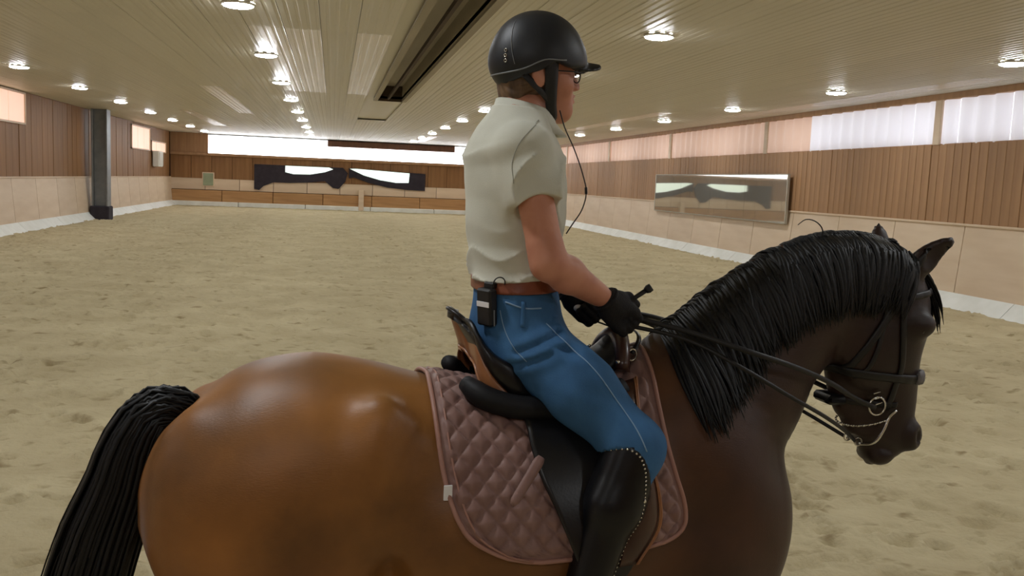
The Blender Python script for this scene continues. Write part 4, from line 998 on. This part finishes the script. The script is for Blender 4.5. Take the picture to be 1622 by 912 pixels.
rows = wall(sk-.004, sk+.075*(1-.55*prog)+.012, .0); inner = rows.copy(); inner[:, :, 0] += .012; inner[:, :, 1] *= .93
V, Q = thick_patch(rows, inner); lpart('cantle_backing', V, Q, m_tan, saddle)
lb = LB(); lb.tube(rows[-1], .004, n=6); lb.put('backing_piping', m_tan, saddle)
lb = LB(); c = rows[3][6]; mb = MB(); mb.box(-.014, .014, -.002, .002, -.006, .006, .001); lpart('maker_badge', [np.array(q)+c+np.array((.0, -.004, 0)) for q in mb.V], mb.F, m_chrome, saddle, smooth=False)
# stuffed panels between saddle and pad
for s in (-1, 1):
    pts = [(-.215, 18, .046), (-.18, 25, .046), (-.11, 29, .046), (0, 29, .045), (.10, 27, .042), (.19, 22, .04)]
    C = polar(np.array([p[0] for p in pts]), s*np.array([p[1] for p in pts])*D2R, np.array([p[2] for p in pts]))
    C = spline(C, 24); rr = np.interp(np.linspace(0, 1, 24), [0, .1, .5, 1], [.020, .030, .030, .028])
    lb = LB(); lb.tube(C, rr, n=14); lb.put('panel', m_leath2, saddle)
# flaps lying over the pad
def flap(s, a0, a1, xl, xr, off, nm, mt, bulge=0, n=30, m_=24):
    A = np.linspace(a0, a1, n); t = np.linspace(0, 1, n); L_ = np.interp(t, np.linspace(0, 1, len(xl)), xl); R_x = np.interp(t, np.linspace(0, 1, len(xr)), xr)
    L_ = spline(np.stack([np.linspace(0, 1, len(xl)), xl], -1), n)[:, 1]; R_x = spline(np.stack([np.linspace(0, 1, len(xr)), xr], -1), n)[:, 1]
    uu = np.linspace(0, 1, m_); GX = L_[:, None]+(R_x-L_)[:, None]*uu; GA = np.repeat((A*D2R)[:, None], m_, 1)*s
    bl = bulge*np.sin(math.pi*uu)[None]*np.sin(math.pi*np.clip(t*1.0, 0, 1))[:, None]
    V, Q = thick_patch(polar(GX, GA, off+bl), polar(GX, GA, off-.010)); return lpart(nm, V, Q, mt, saddle), polar(GX, GA, off+bl)
for s in (1, -1):
    f1, g1 = flap(s, 22, 103, [-.10, -.08, -.075, -.06, -.03, .0, .03, .06], [.19, .19, .19, .19, .195, .195, .18, .13], .038, 'flap', m_leath)
    kr, g2 = flap(s, 20, 92, [.155, .15, .15, .155, .15, .13], [.225, .208, .212, .236, .238, .18], .046, 'knee_roll', m_brl, bulge=.026)
    lb = LB(); lb.tube(g2[:, -1], .004, n=6); lb.tube(g2[:, -3]+np.array((0, -.004*s, 0)), .0022, n=5); lb.put('knee_roll_piping', m_tan, saddle, sub=kr)
    # stirrup leather and stirrup iron
    yk = -.375*s; lb = LB()
    P = spline([tuple(polar(np.array([.10]), np.array([s*34*D2R]), np.array([.05]))[0]), (.09, -.29*s, 1.42), (.07, -.34*s, 1.2), (.06, -.385*s, 1.05)], 20); lb.tube(P, .012, n=6, flat=([(0, -s, .2)]*20, .25)); lb.put('stirrup_leather', m_leath, saddle)
    c = np.array((.065, -.355*s, .965)); th = np.linspace(.0, math.pi, 15)
    P = [c+np.array((0, .06*math.cos(t), .095*math.sin(t))) for t in th]; lb = LB(); lb.tube(P, .006, n=6); lb.tube([c+np.array((0, -.065, 0)), c+np.array((0, .065, 0))], .013, n=8, flat=([(0, 0, 1)]*2, .4)); lb.put('stirrup_iron', m_chrome, saddle)
# pommel arch and dee rings
lb = LB(); th = np.linspace(-1.25, 1.25, 17); P = np.array([(.225-.02*abs(t), .115*math.sin(t), 1.60+.105*math.cos(t)) for t in th]); lb.tube(P, np.interp(np.abs(th), [0, 1.25], [.026, .018]), n=10); lb.put('pommel', m_brl, saddle)
for s in (-1, 1):
    c = np.array((.235, .085*s, 1.668)); lb = LB(); lb.tube([c+np.array((.012*math.cos(t), .004*s*math.sin(t), .016*math.sin(t))) for t in np.linspace(0, 2*math.pi, 16, endpoint=False)], .0025, n=6, closed=True); lb.put('dee_ring', m_chrome, saddle)
    c = np.array((.185, .115*s, 1.655)); V, Q = sdf_mesh(lambda P: ell(P, c, (.006, .006, .006)), c-.01, c+.01, .002); lpart('saddle_nail', V, Q, m_chrome, saddle)
# grab strap over the pommel
lb = LB(); P = spline([(.235, -.085, 1.672), (.262, -.06, 1.705), (.268, 0, 1.72), (.262, .06, 1.705), (.235, .085, 1.672)], 20); lb.tube(P, .007, n=6, flat=([(.4, 0, 1)]*20, .4)); lb.put('grab_strap', m_leath, saddle)
# girth under the belly
A = np.linspace(92, 180, 26); lb = LB(); P = polar(np.full(26, .12), A*D2R, np.full(26, .012)); P2 = polar(np.full(26, .12), -A*D2R, np.full(26, .012)); PP = np.concatenate([P, P2[::-1][1:]]); lb.tube(PP, .035, n=8, flat=(sgrad(PP), .25)); lb.put('girth', m_leath, saddle)

# ------------------------------------------------------------------ bridle (double)
bridle = lthing('bridle', (1.05, 0, 1.7), 'dark leather double bridle with silver bits on the horse\'s head', 'bridle')
def strap(pts, w, nm, mt=None, both=True, th=.28, off=.004, n=24, sub=None):
    last = None
    for s in ((-1, 1) if both else (-1,)):
        S = spline(np.array(pts, float), n); y = surf_y(S[:, 0], S[:, 1], side=s, far=.3); P = np.stack([S[:, 0], y, S[:, 1]], -1); G = sgrad(P); P = P+G*off
        lb = LB(); lb.tube(P, w, n=8, flat=(G, th)); last = lb.put(nm, mt or m_strap, bridle, sub=sub)
    return last
strap([(1.055, 1.93), (1.04, 1.86), (1.03, 1.78), (1.035, 1.70), (1.045, 1.62), (1.04, 1.55), (1.03, 1.50)], .010, 'cheekpiece')
strap([(1.03, 1.93), (1.0, 1.86), (.975, 1.78), (.955, 1.68), (.93, 1.62), (.905, 1.60)], .007, 'throat_lash')
# bands that go round: traced by rays from an axis inside the head
def ring_strap(c, nx_dir, w, nm, a0=0, a1=360, mt=None, n=44, th=.3, off=.004):
    c = np.array(c, float); e1 = np.array((nx_dir[0], 0, nx_dir[1]), float); e1 /= np.linalg.norm(e1); e2 = np.array((0, -1., 0)); full = a1-a0 >= 360
    th_ = np.radians(np.linspace(a0, a1, n, endpoint=not full)); dv = np.cos(th_)[:, None]*e1+np.sin(th_)[:, None]*e2; lo_ = np.zeros(n); hi_ = np.full(n, .3)
    # outermost crossing
    rs = np.linspace(.30, .0, 61); found = np.zeros(n, bool); R = np.zeros(n)
    for r in np.linspace(.02, .30, 57):
        ins = horse_sdf(c+dv*r) < 0; R = np.where(ins & ~found, r, R); found |= ~ins
    P = c+dv*(R+.004)[:, None]; G = sgrad(P); P = P+G*off; lb = LB(); lb.tube(P, w, n=8, flat=(G, th), closed=full); return lb.put(nm, mt or m_strap, bridle)
ring_strap((1.06, 0, 1.595), (1, -.12), .014, 'noseband'); ring_strap((1.06, 0, 1.60), (1, -.12), .021, 'noseband_padding', -48, 48, m_pads, th=.35, off=.007)
ring_strap((1.07, 0, 1.515), (1, -.05), .009, 'flash_strap', 100, 260)
ring_strap((1.04, 0, 1.865), (.55, .85), .011, 'crownpiece'); ring_strap((1.045, 0, 1.83), (1, .12), .010, 'browband', -110, 110)
# bits
CURB = {}
for s in (-1, 1):
    def yb(x, z): return float(surf_y([x], [z], side=s, far=.3)[0])
    c = np.array((.990, yb(1.0, 1.515)+s*.012, 1.515)); lb = LB(); lb.tube([c+np.array((.026*math.cos(t), .002*s, .026*math.sin(t))) for t in np.linspace(0, 2*math.pi, 22, endpoint=False)], .0032, n=6, closed=True); ring = lb.put('snaffle_ring', m_chrome, bridle)
    for k in range(3):
        c2 = np.array((.992-.004*k, yb(1.0, 1.53)+s*.013, 1.522+.016*k)); lb = LB(); lb.tube([c2+np.array((-.010, 0, -.003)), c2+np.array((.012, 0, .003))], .0022, n=5); lb.put('buckle_bar', m_chrome, bridle)
    lb = LB(); P = spline([(1.055, yb(1.05, 1.49)+s*.012, 1.50), (1.035, yb(1.04, 1.47)+s*.016, 1.485), (1.018, yb(1.02, 1.44)+s*.02, 1.445), (.998, yb(1.0, 1.41)+s*.022, 1.405), (.975, yb(.98, 1.40)+s*.02, 1.392)], 18); lb.tube(P, .0048, n=8); lb.put('curb_shank', m_chrome, bridle)
    c3 = CURB[s] = np.array((.972, yb(.98, 1.40)+s*.018, 1.398)); lb = LB(); lb.tube([c3+np.array((.012*math.cos(t), 0, .012*math.sin(t))) for t in np.linspace(0, 2*math.pi, 14, endpoint=False)], .0022, n=5, closed=True); lb.put('curb_ring', m_chrome, bridle)
lb = LB(); P = spline([(1.03, -.075, 1.475), (.99, -.07, 1.462), (.945, -.05, 1.452), (.925, 0, 1.448), (.945, .05, 1.452), (.99, .07, 1.462), (1.03, .075, 1.475)], 40)
for k in range(0, 39, 1): lb.tube([P[k], P[k+1]], .0036 if k % 2 else .0022, n=5)
o = lb.put('curb_chain', m_chrome, bridle)
lb = LB(); c = np.array((.885, 0, 1.525)); mb = MB(); mb.box(-.03, .03, -.045, .045, -.014, .014, .008); lpart('chin_pad', [np.array(q)+c for q in mb.V], mb.F, m_strap, bridle)
# reins: four, from bit to the hands, lying along the neck, with buckle loop between the hands
def rein(pts, w, nm):
    P = spline(pts, 46); lb = LB(); lb.tube(P, w, n=6, flat=([(0, -1 if pts[0][1] < 0 else 1, .1)]*46, .28)); lb.put(nm, m_strap, bridle)
for s in (-1, 1):
    W, f, o_, u_ = hand_frame(0 if s < 0 else 1); hp = W+f*.085-o_*.02
    rein([(.978, s*.085, 1.512), (.90, s*.10, 1.545), (.80, s*.135, 1.595), (.66, s*.185, 1.65), (.50, s*.205, 1.70), (.38, s*.15, 1.735), tuple(hp+u_*.012)], .008, 'snaffle_rein')
    rein([tuple(CURB[s]+np.array((-.010, 0, .002))), (.88, s*.095, 1.45), (.76, s*.17, 1.515), (.62, s*.215, 1.585), (.48, s*.215, 1.66), (.37, s*.155, 1.715), tuple(hp-u_*.016)], .0062, 'curb_rein')
W0, f0, o0, u0 = hand_frame(0); W1, f1_, o1, u1 = hand_frame(1)
lb = LB(); P = spline([tuple(W0+f0*.07-o0*.02-u0*.03), (.23, -.045, 1.735), (.24, 0, 1.72), (.22, .05, 1.722), tuple(W1+f1_*.07-o1*.02-u1*.03)], 24); lb.tube(P, .008, n=6, flat=([(0, 0, 1)]*24, .3)); lb.put('rein_end', m_strap, bridle)
lb = LB(); P = spline([(.232, -.03, 1.73), (.225, -.04, 1.69), (.22, -.06, 1.655), (.215, -.075, 1.63)], 14); lb.tube(P, .008, n=6, flat=([(0, -1, 0)]*14, .3)); lb.put('rein_loop', m_strap, bridle)
# ------------------------------------------------------------------ whip
h0 = W0+f0*.062+u0*.052-o0*.012; tip = h0+np.array((.032, -.008, .024)); whip = lthing('riding_whip', tuple(h0), 'short black riding whip with knobbed end in the rider\'s gloved hand', 'whip')
lb = LB(); lb.tube([h0-np.array((.055, .0, .030)), h0, tip], [.0055, .0062, .0066], n=8); lb.put('handle', m_blk, whip)
d_ = (tip-h0)/np.linalg.norm(tip-h0); lb = LB(); lb.tube([tip-d_*.002, tip+d_*.006, tip+d_*.016], [.008, .0115, .0105], n=10); lb.put('knob', m_blk, whip)
lb = LB(); lb.tube(spline([tuple(h0-np.array((.05, 0, .028))), (.145, -.085, 1.785), (.135, -.075, 1.77)], 16), np.linspace(.0045, .002, 16), n=6); lb.put('shaft', m_blk, whip)
